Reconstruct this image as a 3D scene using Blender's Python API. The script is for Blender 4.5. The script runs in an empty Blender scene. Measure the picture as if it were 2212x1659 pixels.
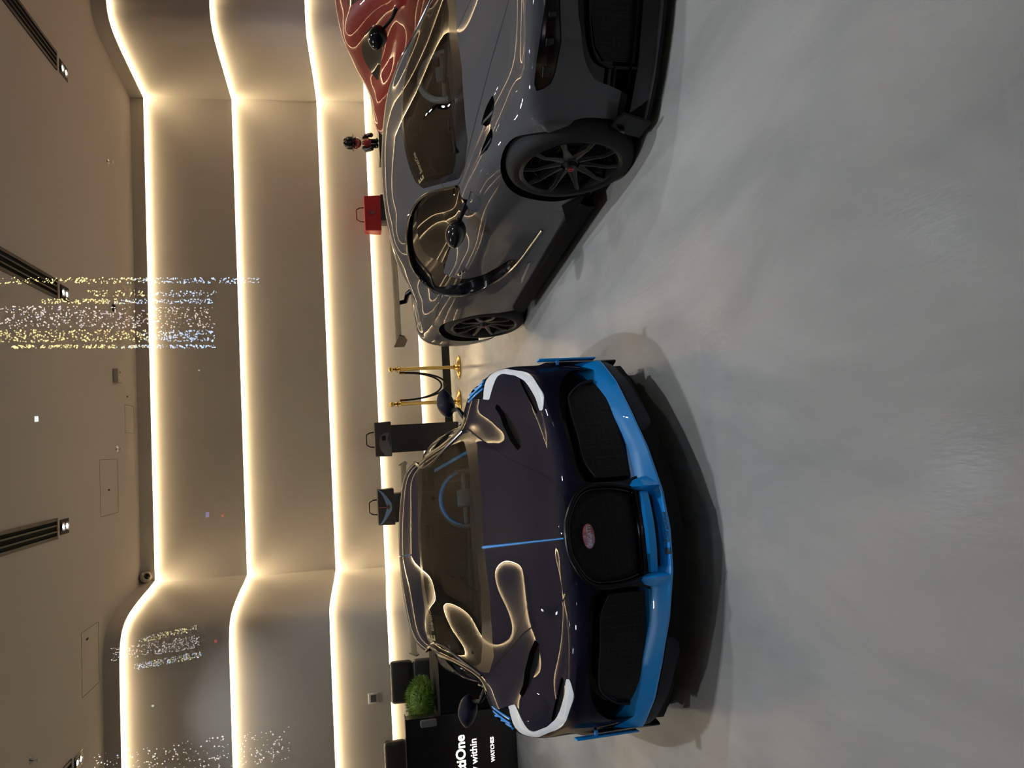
import bpy, bmesh, math, random
import numpy as np
from mathutils import Vector, Matrix

SC = bpy.context.scene
COL = SC.collection
R = math.radians
# ------------------------------------------------------------------ camera
HC, F_PX, YAW, PIT, ROL = 1.5558, 1629.5, 0.0734, 0.2171, -0.0427
def set_camera():
    fw = Vector((math.sin(YAW)*math.cos(PIT), math.cos(YAW)*math.cos(PIT), -math.sin(PIT)))
    rt = Vector((math.cos(YAW), -math.sin(YAW), 0)); up = rt.cross(fw)
    c, s = math.cos(ROL), math.sin(ROL)
    r2 = c*rt + s*up; u2 = -s*rt + c*up
    cam = bpy.data.cameras.new('camera'); o = bpy.data.objects.new('camera', cam); COL.objects.link(o)
    X, Y, Z = -u2, r2, -fw          # the photograph lies on its side
    m = Matrix(((X.x, Y.x, Z.x, 0), (X.y, Y.y, Z.y, 0), (X.z, Y.z, Z.z, HC), (0, 0, 0, 1)))
    o.matrix_world = m
    cam.sensor_fit = 'HORIZONTAL'; cam.sensor_width = 36; cam.lens = F_PX/2212*36
    cam.clip_start = .02; cam.clip_end = 200
    SC.camera = o
set_camera()
# ------------------------------------------------------------------ world, exposure
W = bpy.data.worlds.new('night'); SC.world = W; W.use_nodes = True
W.node_tree.nodes['Background'].inputs[0].default_value = (.02, .025, .04, 1)
W.node_tree.nodes['Background'].inputs[1].default_value = .25
SC.view_settings.view_transform = 'Standard'; SC.view_settings.look = 'None'
SC.view_settings.exposure = 0.0; SC.view_settings.gamma = 1
LIGHT_DOWN = 200.0     # watts of one ceiling spot
LIGHT_STRIP = 92.0     # emission of the cove tape
# ------------------------------------------------------------------ materials
MATS = {}
def nodes(m): return m.node_tree.nodes, m.node_tree.links
def pmat(name, col, rough=.5, metal=0, coat=0, spec=.5, emit=None, es=0, coatr=.03, sheen=0):
    if name in MATS: return MATS[name]
    m = bpy.data.materials.new(name); m.use_nodes = True
    b = m.node_tree.nodes['Principled BSDF']
    b.inputs['Base Color'].default_value = (*col, 1); b.inputs['Roughness'].default_value = rough
    b.inputs['Metallic'].default_value = metal; b.inputs['Coat Weight'].default_value = coat
    b.inputs['Coat Roughness'].default_value = coatr; b.inputs['Specular IOR Level'].default_value = spec
    if emit: b.inputs['Emission Color'].default_value = (*emit, 1); b.inputs['Emission Strength'].default_value = es
    if sheen: b.inputs['Sheen Weight'].default_value = sheen
    MATS[name] = m; return m
def add_noise(m, scale, amt, c1=None, c2=None, bump=0, detail=4, stretch=None, rough=None):
    n, l = nodes(m); b = n['Principled BSDF']
    tc = n.new('ShaderNodeTexCoord'); mp = n.new('ShaderNodeMapping'); l.new(tc.outputs['Object'], mp.inputs[0])
    if stretch: mp.inputs['Scale'].default_value = stretch
    t = n.new('ShaderNodeTexNoise'); t.inputs['Scale'].default_value = scale; t.inputs['Detail'].default_value = detail
    l.new(mp.outputs[0], t.inputs['Vector'])
    if c1:
        r = n.new('ShaderNodeValToRGB'); r.color_ramp.elements[0].color = (*c1, 1); r.color_ramp.elements[1].color = (*c2, 1)
        r.color_ramp.elements[0].position = .5-amt; r.color_ramp.elements[1].position = .5+amt
        l.new(t.outputs['Fac'], r.inputs[0]); l.new(r.outputs[0], b.inputs['Base Color'])
    if rough:
        q = n.new('ShaderNodeMapRange'); q.inputs['To Min'].default_value = rough[0]; q.inputs['To Max'].default_value = rough[1]
        q.inputs['From Min'].default_value = .3; q.inputs['From Max'].default_value = .7
        l.new(t.outputs['Fac'], q.inputs[0]); l.new(q.outputs[0], b.inputs['Roughness'])
    if bump:
        u = n.new('ShaderNodeBump'); u.inputs['Strength'].default_value = bump; u.inputs['Distance'].default_value = .01
        l.new(t.outputs['Fac'], u.inputs['Height']); l.new(u.outputs[0], b.inputs['Normal'])
    return m
def glassmat(name, tint, ior=1.5, rough=0.0):
    if name in MATS: return MATS[name]
    m = bpy.data.materials.new(name); m.use_nodes = True; n, l = nodes(m); n.clear()
    o = n.new('ShaderNodeOutputMaterial'); mx = n.new('ShaderNodeMixShader'); tr = n.new('ShaderNodeBsdfTransparent')
    g = n.new('ShaderNodeBsdfGlossy'); f = n.new('ShaderNodeFresnel')
    f.inputs['IOR'].default_value = ior; g.inputs['Roughness'].default_value = rough
    tr.inputs[0].default_value = (*tint, 1)
    l.new(f.outputs[0], mx.inputs[0]); l.new(tr.outputs[0], mx.inputs[1]); l.new(g.outputs[0], mx.inputs[2]); l.new(mx.outputs[0], o.inputs[0])
    MATS[name] = m; return m
def emat(name, col, s, sample=True):
    if name in MATS: return MATS[name]
    m = bpy.data.materials.new(name); m.use_nodes = True; n, l = nodes(m); n.clear()
    o = n.new('ShaderNodeOutputMaterial'); e = n.new('ShaderNodeEmission'); e.inputs[0].default_value = (*col, 1); e.inputs[1].default_value = s
    l.new(e.outputs[0], o.inputs[0])
    if not sample: m.cycles.emission_sampling = 'NONE'
    MATS[name] = m; return m

M_wall = pmat('painted_wall', (.50, .455, .405), .42, spec=.35)
add_noise(M_wall, 1.2, .3, (.59, .555, .51), (.64, .605, .56), bump=.02)
M_ceil = pmat('ceiling_paint', (.60, .555, .51), .8)
M_floor = pmat('polished_floor', (.4, .4, .4), .2, spec=.36)
def floor_nodes():
    n, l = nodes(M_floor); b = n['Principled BSDF']
    tc = n.new('ShaderNodeTexCoord'); mp = n.new('ShaderNodeMapping'); mp.inputs['Scale'].default_value = (1, .35, 1)
    mp.inputs['Rotation'].default_value = (0, 0, .5)
    l.new(tc.outputs['Object'], mp.inputs[0])
    a = n.new('ShaderNodeTexNoise'); a.inputs['Scale'].default_value = 2.2; a.inputs['Detail'].default_value = 8; a.inputs['Distortion'].default_value = .6
    a.inputs['Roughness'].default_value = .6
    l.new(mp.outputs[0], a.inputs['Vector'])
    r = n.new('ShaderNodeValToRGB'); e = r.color_ramp.elements
    e[0].position = .3; e[0].color = (.29, .296, .29, 1); e[1].position = .68; e[1].color = (.41, .405, .395, 1)
    l.new(a.outputs['Fac'], r.inputs[0])
    a2 = n.new('ShaderNodeTexNoise'); a2.inputs['Scale'].default_value = .8; a2.inputs['Detail'].default_value = 5; a2.inputs['Distortion'].default_value = 1.2
    l.new(tc.outputs['Object'], a2.inputs['Vector'])
    r2 = n.new('ShaderNodeValToRGB'); e = r2.color_ramp.elements
    e[0].position = .35; e[0].color = (.93, .95, .95, 1); e[1].position = .65; e[1].color = (1.0, .97, .95, 1)
    l.new(a2.outputs['Fac'], r2.inputs[0])
    mu = n.new('ShaderNodeMix'); mu.data_type = 'RGBA'; mu.blend_type = 'MULTIPLY'; mu.inputs['Factor'].default_value = 1
    l.new(r.outputs[0], mu.inputs['A']); l.new(r2.outputs[0], mu.inputs['B']); l.new(mu.outputs['Result'], b.inputs['Base Color'])
    q = n.new('ShaderNodeMapRange'); q.inputs['From Min'].default_value = .3; q.inputs['From Max'].default_value = .7
    q.inputs['To Min'].default_value = .12; q.inputs['To Max'].default_value = .24
    l.new(a.outputs['Fac'], q.inputs[0]); l.new(q.outputs[0], b.inputs['Roughness'])
    f = n.new('ShaderNodeTexNoise'); f.inputs['Scale'].default_value = 60; f.inputs['Detail'].default_value = 3
    mp2 = n.new('ShaderNodeMapping'); mp2.inputs['Scale'].default_value = (1, .25, 1); l.new(tc.outputs['Object'], mp2.inputs[0]); l.new(mp2.outputs[0], f.inputs['Vector'])
    u = n.new('ShaderNodeBump'); u.inputs['Strength'].default_value = .4; u.inputs['Distance'].default_value = .002
    l.new(f.outputs['Fac'], u.inputs['Height']); l.new(u.outputs[0], b.inputs['Normal'])
floor_nodes()
M_black = pmat('gloss_black', (.004, .004, .005), .15, coat=.2, spec=.3)
M_matt = pmat('matt_black', (.004, .004, .0045), .6, spec=.25)
M_gap = pmat('panel_gap_black', (.003, .003, .003), .8, spec=.1)
M_navy = pmat('navy_paint', (.0030, .0036, .015), .6, coat=.38, coatr=.008, spec=.05)
M_blue = pmat('bright_blue_paint', (.002, .34, .95), .4, coat=1, coatr=.01)
M_greyp = pmat('grey_paint', (.060, .061, .066), .6, coat=.5, coatr=.008, spec=.08)
M_redp = pmat('red_paint', (.20, .003, .005), .5, coat=.7, coatr=.01, spec=.2)
M_carbon = pmat('carbon_black', (.003, .003, .0035), .35, coat=.12, spec=.2)
M_tire = pmat('tire_rubber', (.006, .006, .006), .7, spec=.3)
M_rim = pmat('dark_rim', (.013, .0125, .0125), .35, metal=.4)
M_chrome = pmat('chrome', (.75, .75, .75), .08, metal=1)
M_leather = pmat('black_leather', (.018, .017, .018), .42)
M_greyleather = pmat('grey_leather', (.07, .075, .078), .5)
M_cabin = pmat('cabin_black', (.03, .03, .03), .6)
M_cabinblue = pmat('cabin_blue', (.06, .26, .48), .5)
M_glass = glassmat('dark_windscreen', (.62, .64, .62), 1.7)
M_sglass = glassmat('door_glass', (.12, .12, .12), 1.7)
M_brass = pmat('brass', (.75, .52, .16), .16, metal=1)
M_light = pmat('frosted_headlight', (.72, .76, .80), .25, coat=.5)
M_gold = pmat('gold_letters', (.55, .45, .22), .5)
M_redbadge = pmat('red_enamel', (.22, .008, .014), .4, coat=.2)
M_mesh = pmat('grille_mesh', (.012, .012, .014), .5, metal=.0, spec=.25)
def grille_bump():
    n, l = nodes(M_mesh); b = n['Principled BSDF']
    tc = n.new('ShaderNodeTexCoord'); mp = n.new('ShaderNodeMapping'); mp.inputs['Rotation'].default_value = (0, 0, 0)
    mp.inputs['Scale'].default_value = (1, 1, .55); l.new(tc.outputs['Object'], mp.inputs[0])
    v = n.new('ShaderNodeTexVoronoi'); v.inputs['Scale'].default_value = 62; v.inputs['Randomness'].default_value = .15; v.feature = 'DISTANCE_TO_EDGE'
    l.new(mp.outputs[0], v.inputs['Vector'])
    r = n.new('ShaderNodeValToRGB'); r.color_ramp.elements[0].position = .02; r.color_ramp.elements[1].position = .09
    r.color_ramp.elements[0].color = (.011, .011, .013, 1); r.color_ramp.elements[1].color = (.0012, .0012, .0012, 1)
    l.new(v.outputs[0], r.inputs[0]); l.new(r.outputs[0], b.inputs['Base Color'])
    u = n.new('ShaderNodeBump'); u.invert = True; u.inputs['Distance'].default_value = .01; u.inputs['Strength'].default_value = .6
    l.new(r.outputs[0], u.inputs['Height']); l.new(u.outputs[0], b.inputs['Normal'])
grille_bump()
M_strip = emat('cove_led', (1.0, .76, .45), LIGHT_STRIP)

# ------------------------------------------------------------------ object helpers
def link(o, parent=None):
    COL.objects.link(o)
    if parent is not None: o.parent = parent
    return o
def mobj(name, V, F, mat, parent=None, smooth=True, ang=35, mats=None, fm=None):
    me = bpy.data.meshes.new(name); me.from_pydata([tuple(map(float, v)) for v in V], [], [tuple(map(int, f)) for f in F]); me.update()
    o = bpy.data.objects.new(name, me)
    if mats:
        for m in mats: me.materials.append(m)
        me.polygons.foreach_set('material_index', fm)
    else: me.materials.append(mat)
    if smooth:
        me.shade_smooth()
        if ang: me.set_sharp_from_angle(angle=R(ang))
    return link(o, parent)
def tag(o, label=None, cat=None, group=None, kind=None):
    if label: o['label'] = label
    if cat: o['category'] = cat
    if group: o['group'] = group
    if kind: o['kind'] = kind
    return o
def empty(name, loc, rz=0, label=None, cat=None, group=None):
    o = bpy.data.objects.new(name, None); o.empty_display_size = .1; link(o); o.location = loc; o.rotation_euler = (0, 0, rz)
    return tag(o, label, cat, group)
class MB:
    def __init__(s): s.V = []; s.F = []
    def add(s, V, F):
        b = len(s.V); s.V += [tuple(v) for v in V]; s.F += [tuple(i+b for i in f) for f in F]; return s
    def box(s, c, d, rot=None, bev=0):
        bm = bmesh.new(); bmesh.ops.create_cube(bm, size=1)
        for v in bm.verts: v.co = Vector((v.co.x*d[0], v.co.y*d[1], v.co.z*d[2]))
        if bev: bmesh.ops.bevel(bm, geom=bm.edges[:], offset=bev, segments=3, profile=.5, affect='EDGES')
        return s.bm(bm, c, rot)
    def bm(s, bm, c=(0, 0, 0), rot=None):
        m = rot.to_4x4() if rot is not None else Matrix.Identity(4)
        bm.verts.ensure_lookup_table(); bm.verts.index_update()
        V = [tuple((m @ v.co) + Vector(c)) for v in bm.verts]; F = [tuple(v.index for v in f.verts) for f in bm.faces]; bm.free()
        return s.add(V, F)
    def tube(s, pts, r, n=10, closed=False, cap=True):
        pts = [Vector(p) for p in pts]; N = len(pts); rr = r if isinstance(r, (list, tuple)) else [r]*N
        b = len(s.V); prev = None
        for i, p in enumerate(pts):
            if closed: t = (pts[(i+1) % N]-pts[i-1])
            else: t = pts[min(i+1, N-1)]-pts[max(i-1, 0)]
            t.normalize()
            if prev is None:
                a = Vector((0, 0, 1)) if abs(t.z) < .9 else Vector((1, 0, 0)); u = t.cross(a).normalized()
            else: u = (prev - t*prev.dot(t)).normalized()
            prev = u; w = t.cross(u)
            for k in range(n):
                q = 2*math.pi*k/n; s.V.append(tuple(p+(u*math.cos(q)+w*math.sin(q))*rr[i]))
        for i in range(N if closed else N-1):
            j = (i+1) % N
            for k in range(n): s.F.append((b+i*n+k, b+i*n+(k+1) % n, b+j*n+(k+1) % n, b+j*n+k))
        if cap and not closed:
            s.F.append(tuple(b+k for k in range(n))[::-1]); s.F.append(tuple(b+(N-1)*n+k for k in range(n)))
        return s
    def lathe(s, prof, n=32, axis='z', c=(0, 0, 0)):
        b = len(s.V)
        for (r, z) in prof:
            for k in range(n):
                q = 2*math.pi*k/n; a, d = r*math.cos(q), r*math.sin(q)
                s.V.append((c[0]+a, c[1]+d, c[2]+z) if axis == 'z' else (c[0]+a, c[1]+z, c[2]+d))
        for i in range(len(prof)-1):
            for k in range(n): s.F.append((b+i*n+k, b+i*n+(k+1) % n, b+(i+1)*n+(k+1) % n, b+(i+1)*n+k))
        return s
    def prism(s, poly, h0, h1, fn):
        """poly 2D, extruded between h0..h1, fn(a,b,h)->3D"""
        b = len(s.V); n = len(poly)
        for h in (h0, h1):
            for (x, y) in poly: s.V.append(tuple(fn(x, y, h)))
        s.F.append(tuple(b+i for i in range(n))[::-1]); s.F.append(tuple(b+n+i for i in range(n)))
        for i in range(n): s.F.append((b+i, b+(i+1) % n, b+n+(i+1) % n, b+n+i))
        return s
    def sphere(s, c, r, sc=(1, 1, 1), seg=20):
        bm = bmesh.new(); bmesh.ops.create_uvsphere(bm, u_segments=seg, v_segments=seg//2, radius=r)
        for v in bm.verts: v.co = Vector((v.co.x*sc[0], v.co.y*sc[1], v.co.z*sc[2]))
        return s.bm(bm, c)
    def build(s, name, mat, parent=None, smooth=True, ang=35): return mobj(name, s.V, s.F, mat, parent, smooth, ang)
def text_obj(name, txt, size, mat, parent, origin, right, up, thick=.002, align='LEFT', xs=1.0, warp=None, bold=0):
    cu = bpy.data.curves.new(name+'_curve', 'FONT'); cu.body = txt; cu.size = size; cu.align_x = align; cu.extrude = thick; cu.offset = bold
    cu.resolution_u = 3
    t = bpy.data.objects.new('tmp', cu); COL.objects.link(t)
    dg = bpy.context.evaluated_depsgraph_get(); dg.update()
    me = bpy.data.meshes.new_from_object(t.evaluated_get(dg)); bpy.data.objects.remove(t)
    right = Vector(right).normalized(); up = Vector(up).normalized(); nr = right.cross(up); o = Vector(origin or (0, 0, 0))
    for v in me.vertices:
        a, b, c = v.co.x*xs, v.co.y, v.co.z
        v.co = Vector(warp(a, b, c)) if warp else o + right*a + up*b + nr*c
    me.materials.clear(); me.materials.append(mat)
    ob = bpy.data.objects.new(name, me); link(ob, parent); return ob

# ------------------------------------------------------------------ curve / surface maths
def nspline(P, t, tq):
    """natural cubic spline through P (n,...) at knots t evaluated at tq"""
    P = np.asarray(P, float); n = len(t); h = np.diff(t); sh = P.reshape(n, -1)
    A = np.zeros((n, n)); Bv = np.zeros_like(sh); A[0, 0] = A[-1, -1] = 1
    for i in range(1, n-1):
        A[i, i-1] = h[i-1]; A[i, i] = 2*(h[i-1]+h[i]); A[i, i+1] = h[i]
        Bv[i] = 6*((sh[i+1]-sh[i])/h[i]-(sh[i]-sh[i-1])/h[i-1])
    Mm = np.linalg.solve(A, Bv); k = np.clip(np.searchsorted(t, tq, side='right')-1, 0, n-2)
    hh = h[k][:, None]; a = (t[k+1]-tq)[:, None]; b = (tq-t[k])[:, None]
    S = (Mm[k]*a**3+Mm[k+1]*b**3)/(6*hh) + (sh[k]/hh-Mm[k]*hh/6)*a + (sh[k+1]/hh-Mm[k+1]*hh/6)*b
    return S.reshape((len(tq),)+P.shape[1:])
def knots(P, step):
    d = np.linalg.norm(np.diff(P, axis=0), axis=-1)
    while d.ndim > 1: d = d.mean(axis=1)
    d = np.maximum(d, 1e-3)**.7; t = np.concatenate([[0], np.cumsum(d)])
    L = np.linalg.norm(np.diff(P, axis=0), axis=-1)
    while L.ndim > 1: L = L.max(axis=1)
    tq = []
    for i in range(len(t)-1):
        m = max(2, int(round(L[i]/step))); tq += list(np.linspace(t[i], t[i+1], m, endpoint=False))
    tq.append(t[-1]); return t, np.array(tq)
def cr(P, n=6, closed=True):
    P = [np.array(p, float) for p in P]; N = len(P); out = []
    for i in range(N if closed else N-1):
        p0 = P[i-1] if closed or i > 0 else P[0]; p1 = P[i]; p2 = P[(i+1) % N]; p3 = P[(i+2) % N] if closed or i+2 < N else P[-1]
        for k in range(n):
            t = k/n; out.append(.5*((2*p1)+(-p0+p2)*t+(2*p0-5*p1+4*p2-p3)*t*t+(-p0+3*p1-3*p2+p3)*t**3))
    if not closed: out.append(P[-1])
    return [tuple(p) for p in out]
def sdf(poly, X, Y):
    P = np.array(poly, float); d = np.full(X.shape, 1e9); ins = np.zeros(X.shape, bool); n = len(P)
    for i in range(n):
        a = P[i]; b = P[(i+1) % n]; e = b-a; L = (e@e)+1e-12
        t = np.clip(((X-a[0])*e[0]+(Y-a[1])*e[1])/L, 0, 1)
        d = np.minimum(d, (X-a[0]-t*e[0])**2+(Y-a[1]-t*e[1])**2)
        c = ((a[1] > Y) != (b[1] > Y)); xx = (b[0]-a[0])*(Y-a[1])/((b[1]-a[1]) if b[1] != a[1] else 1e-12)+a[0]
        ins ^= (c & (X < xx))
    d = np.sqrt(d); return np.where(ins, -d, d)
class Shell:
    def __init__(s, V, F): s.V = np.array(V, float); s.P = {'body': F}
    def cut(s, val, new, src='body', w=None):
        """faces of src where val<0 move to piece new"""
        v = val(s.V[:, 0], s.V[:, 1], s.V[:, 2]) if callable(val) else val
        v = np.where(np.abs(v) < 1e-7, 1e-7, v); neg = (v < 0).tolist(); vl = v.tolist()
        cache = {}; add = []; base = len(s.V); A = []; B = []
        Vl = s.V
        def mid(i, j):
            k = (i, j) if i < j else (j, i)
            if k not in cache:
                a, b = k; t = vl[a]/(vl[a]-vl[b]); cache[k] = base+len(add); add.append(Vl[a]+(Vl[b]-Vl[a])*t)
            return cache[k]
        for f in s.P[src]:
            c = sum(neg[i] for i in f)
            if c == 0: B.append(f)
            elif c == len(f): A.append(f)
            else:
                fa = []; fb = []
                for q in range(len(f)):
                    i = f[q]; j = f[(q+1) % len(f)]
                    (fa if neg[i] else fb).append(i)
                    if neg[i] != neg[j]: m = mid(i, j); fa.append(m); fb.append(m)
                if len(fa) > 2: A.append(tuple(fa))
                if len(fb) > 2: B.append(tuple(fb))
        if add: s.V = np.vstack([s.V, np.array(add)])
        s.P[src] = B; s.P[new] = s.P.get(new, [])+A
        return s
    def seam(s, val, src='body', w=.0025, name='gap'):
        a = 'tmpA'; s.P[a] = []
        s.cut(lambda x, y, z: val(x, y, z)-w, a, src)          # inside incl. band
        s.P['tmpB'] = []
        s.cut(lambda x, y, z: val(x, y, z)+w, 'tmpB', a)       # true inside
        s.P[name] = s.P.get(name, [])+s.P[a]; s.P[src] = s.P[src]+s.P['tmpB']; s.P[a] = []; s.P['tmpB'] = []
    def get(s, name, off=None, walls=True, side=None, wallonly=False):
        F = s.P[name]
        if side is not None:
            F = [f for f in F if (sum(s.V[i][1] for i in f) > 0) == (side > 0)]
        used = sorted({i for f in F for i in f}); mp = {i: k for k, i in enumerate(used)}
        V = [np.array(s.V[i]) for i in used]; FF = [tuple(mp[i] for i in f) for f in F]
        if off is not None:
            V0 = V; V = [v+np.array(off(v)) for v in V]
            if walls:
                cnt = {}
                for f in FF:
                    for q in range(len(f)):
                        e = (f[q], f[(q+1) % len(f)]); cnt[e] = 1
                bd = [e for e in cnt if (e[1], e[0]) not in cnt]; m2 = {}
                for e in bd:
                    for i in e:
                        if i not in m2: m2[i] = len(V); V.append(V0[i])
                FF = FF + [(e[1], e[0], m2[e[0]], m2[e[1]]) for e in bd]
        return V, FF
    def make(s, name, part, mat, parent, **k):
        V, FF = s.get(name, **k)
        if not FF: return None
        return mobj(part, V, FF, mat, parent)
# ------------------------------------------------------------------ hypercar body net (x forward from rear axle, y half width, z up)
def car_net(kind):
    N = [3.58, 3.56, 3.48, 3.36, 3.22, 3.09]; Y0 = [0, .20, .43, .63, .80, .905]
    hx = [3.555, 3.53, 3.44, 3.32, 3.19, 3.06]; hz = [.672, .655, .64, .64, .635, .60]; hy = [0, .19, .42, .62, .79, .905]
    sx = [(3.05, .965), (3.02, .975), (2.99, .98)]; f6 = .945; fy = (.915, .965, .985, .98, .95); gy = (.915, .975, .99, .985, .95); sh = (.91, .755); fz = .685; gz = .755; g4 = (.80, .775)
    if kind == 'grey': hz = [.70, .69, .675, .665, .65, .61]
    else:
        N = [3.58, 3.56, 3.48, 3.36, 3.22, 3.10]; Y0 = [0, .20, .43, .63, .80, .865]; hx = [3.555, 3.535, 3.455, 3.345, 3.205, 3.08]; hy[5] = .865
        sx = [(3.03, .90), (2.99, .912), (2.95, .92)]; f6 = .885; fy = (.89, .93, .945, .94, .91); gy = (.952, .962, .965, .96, .93); sh = (.95, .775); fz = .715; gz = .765; g4 = (.825, .774); fy = (.92, .93, .945, .94, .91)
    def tail(x, ys, zs): return [(x, a, b) for a, b in zip(ys, zs)]
    cols = []
    for z, dx in (((.16, -.05), (.30, 0), (.48, -.005)) if kind == 'grey' else ((.16, -.14), (.30, -.045), (.47, -.005))):
        c = [(N[i]+dx, Y0[i], z) for i in range(6)]
        c += [(N[5]-.02+dx*.5, f6, z)]+[(a, b, z) for a, b in sx]; cols.append(c)
    c = [(hx[i], hy[i], hz[i]) for i in range(6)]; c += [(sx[0][0]+.01, f6, hz[5]-.03), (sx[0][0]-.01, sx[0][1], hz[5]-.06), (sx[1][0]-.01, sx[1][1], hz[5]-.09), (sx[2][0]-.01, sx[2][1], .48)]
    cols.append(c)
    cols.append([(3.2, 0, .736), (3.18, .2, .728), (3.1, .43, .706), (2.98, .63, .697), (2.9, .79, .712), (2.84, fy[0], fz), (2.82, fy[1], .61), (2.8, fy[2], .46), (2.78, fy[3], .30), (2.76, fy[4], .14)])
    cols.append([(2.74, 0, .806), (2.73, .22, .799), (2.70, .46, .772), (2.62, .645, .752), (2.58, *g4), (2.54, gy[0], gz), (2.52, gy[1], .64), (2.5, gy[2], .46), (2.48, gy[3], .30), (2.46, gy[4], .14)])
    cols.append([(2.30, 0, .898), (2.285, .24, .894), (2.21, .50, .877), (2.09, .72, .834), (2.02, .83, .828), (1.98, sh[0], sh[1]), (1.98, .96, .64), (1.98, .955, .46), (1.98, .965, .28), (1.98, .95, .15)])
    cols.append([(1.85, 0, 1.02), (1.83, .24, 1.013), (1.76, .49, .985), (1.66, .69, .955), (1.6, .80, .80), (1.6, .875, .745), (1.6, .94, .64), (1.6, .94, .46), (1.6, .96, .28), (1.6, .95, .15)])
    cols.append([(1.38, 0, 1.135), (1.37, .23, 1.13), (1.33, .46, 1.115), (1.26, .665, 1.06), (1.2, .785, .835), (1.2, .87, .76), (1.2, .935, .65), (1.2, .94, .46), (1.2, .965, .28), (1.2, .95, .14)])
    cols.append([(.88, 0, 1.212), (.88, .22, 1.205), (.87, .45, 1.18), (.85, .665, 1.09), (.82, .785, .87), (.8, .89, .80), (.8, .96, .67), (.8, .965, .46), (.8, .975, .28), (.8, .95, .14)])
    cols.append([(.4, 0, 1.175), (.4, .21, 1.165), (.4, .42, 1.135), (.4, .63, 1.04), (.4, .79, .91), (.38, .92, .845), (.38, .99, .69), (.38, 1.0, .48), (.38, .99, .30), (.38, .95, .14)])
    cols.append([(-.08, 0, 1.085), (-.08, .20, 1.075), (-.08, .40, 1.045), (-.08, .60, .97), (-.08, .80, .915), (-.08, .925, .86), (-.06, 1.0, .70), (-.05, 1.01, .5), (-.05, 1.0, .32), (-.05, .96, .16)])
    cols.append([(-.48, 0, .96), (-.48, .18, .955), (-.48, .38, .93), (-.48, .58, .905), (-.48, .79, .885), (-.47, .915, .84), (-.45, .985, .71), (-.44, .995, .52), (-.43, .985, .35), (-.42, .96, .2)])
    cols.append([(-.76, 0, .875), (-.76, .18, .875), (-.75, .38, .87), (-.74, .58, .86), (-.72, .77, .845), (-.70, .88, .80), (-.68, .94, .70), (-.66, .96, .54), (-.64, .955, .38), (-.62, .93, .24)])
    cols.append([(-.80, y, .60) for y in (0, .18, .37, .55, .72, .83)]+[(-.77, .885, .58), (-.73, .92, .5), (-.70, .92, .38), (-.67, .91, .26)])
    cols.append([(-.74, y, .28) for y in (0, .18, .37, .55, .72, .83)]+[(-.72, .885, .28), (-.71, .90, .27), (-.69, .905, .26), (-.66, .905, .25)])
    A = [np.array(c, float) for c in cols]
    c2b = (A[2]+A[3])/2; c3 = A[3].copy(); c3b = A[3]+(A[4]-A[3])*.15
    for i in range(6):
        c2b[i] = (N[i]-.014, (Y0[i]+hy[i])/2, hz[i]-.05)
        d = A[4][i]-A[3][i]; c3[i] = A[3][i]+(-.004, 0, .002); L = np.hypot(d[0], d[2]); c3b[i] = A[3][i]+d*min(.5, .11/max(L, .05))+(0, 0, .005)
    A = A[:3]+[c2b, c3, c3b]+A[4:]
    return np.array(A)
def car_shell(kind, step=.026):
    C = car_net(kind); mir = C[:, 1:][:, ::-1]*np.array([1, -1, 1]); full = np.concatenate([mir, C], axis=1)   # right (-y) -> left (+y)
    t, tq = knots(full, step); A = nspline(full, t, tq)
    B = A.transpose(1, 0, 2); t2, tq2 = knots(full.transpose(1, 0, 2), step)
    t2 = (t2-t2[::-1][0]/2); tq2 = tq2-t2[-1]*0 - (tq2[-1]/2); t2 = t2*1.0
    G = nspline(B, t2, tq2)               # (nv, nu, 3)
    nv, nu = G.shape[:2]; V = G.reshape(-1, 3)
    F = [(j*nu+i, (j+1)*nu+i, (j+1)*nu+i+1, j*nu+i+1) for j in range(nv-1) for i in range(nu-1)]
    return Shell(V, F)
AF, AR = (2.711, .342), (0.0, .357)
C_OUT = [(2.125, .809), (1.93, .888), (1.777, .954), (1.562, 1.035), (1.396, 1.075), (1.226, 1.091), (1.04, 1.078), (.80, 1.045), (.58, .985), (.535, .89), (.66, .79), (.74, .69), (.788, .58), (.897, .484), (1.10, .402), (1.274, .352), (1.6, .322), (1.92, .305), (2.20, .287), (2.262, .40), (2.262, .60), (2.26, .69), (2.235, .765)]
GLASS_SIDE = [(2.09, .812), (1.79, .940), (1.623, 1.000), (1.471, 1.032), (1.27, 1.018), (1.10, .975), (1.012, .925), (1.03, .815), (1.308, .803), (1.827, .812)]
DOOR_SKIN = [(2.4, .806), (1.3, .797), (1.06, .806), (.93, .808), (.975, .755), (1.051, .642), (1.132, .531), (1.248, .46), (1.40, .40), (1.42, .2), (2.4, .2)]
def obl(n, poly3, xmin=-9, rnd=0):
    n = np.array(n, float); n /= np.linalg.norm(n); e1 = np.cross((0, 0, 1), n); e1 /= np.linalg.norm(e1); e2 = np.cross(n, e1)
    P = [(float(np.dot(p, e1)), float(np.dot(p, e2))) for p in poly3]
    def f(x, y, z):
        y = np.abs(y); v = sdf(P, x*e1[0]+y*e1[1]+z*e1[2], x*e2[0]+y*e2[1]+z*e2[2])-rnd
        return np.maximum(v, xmin-x)
    return f
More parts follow.
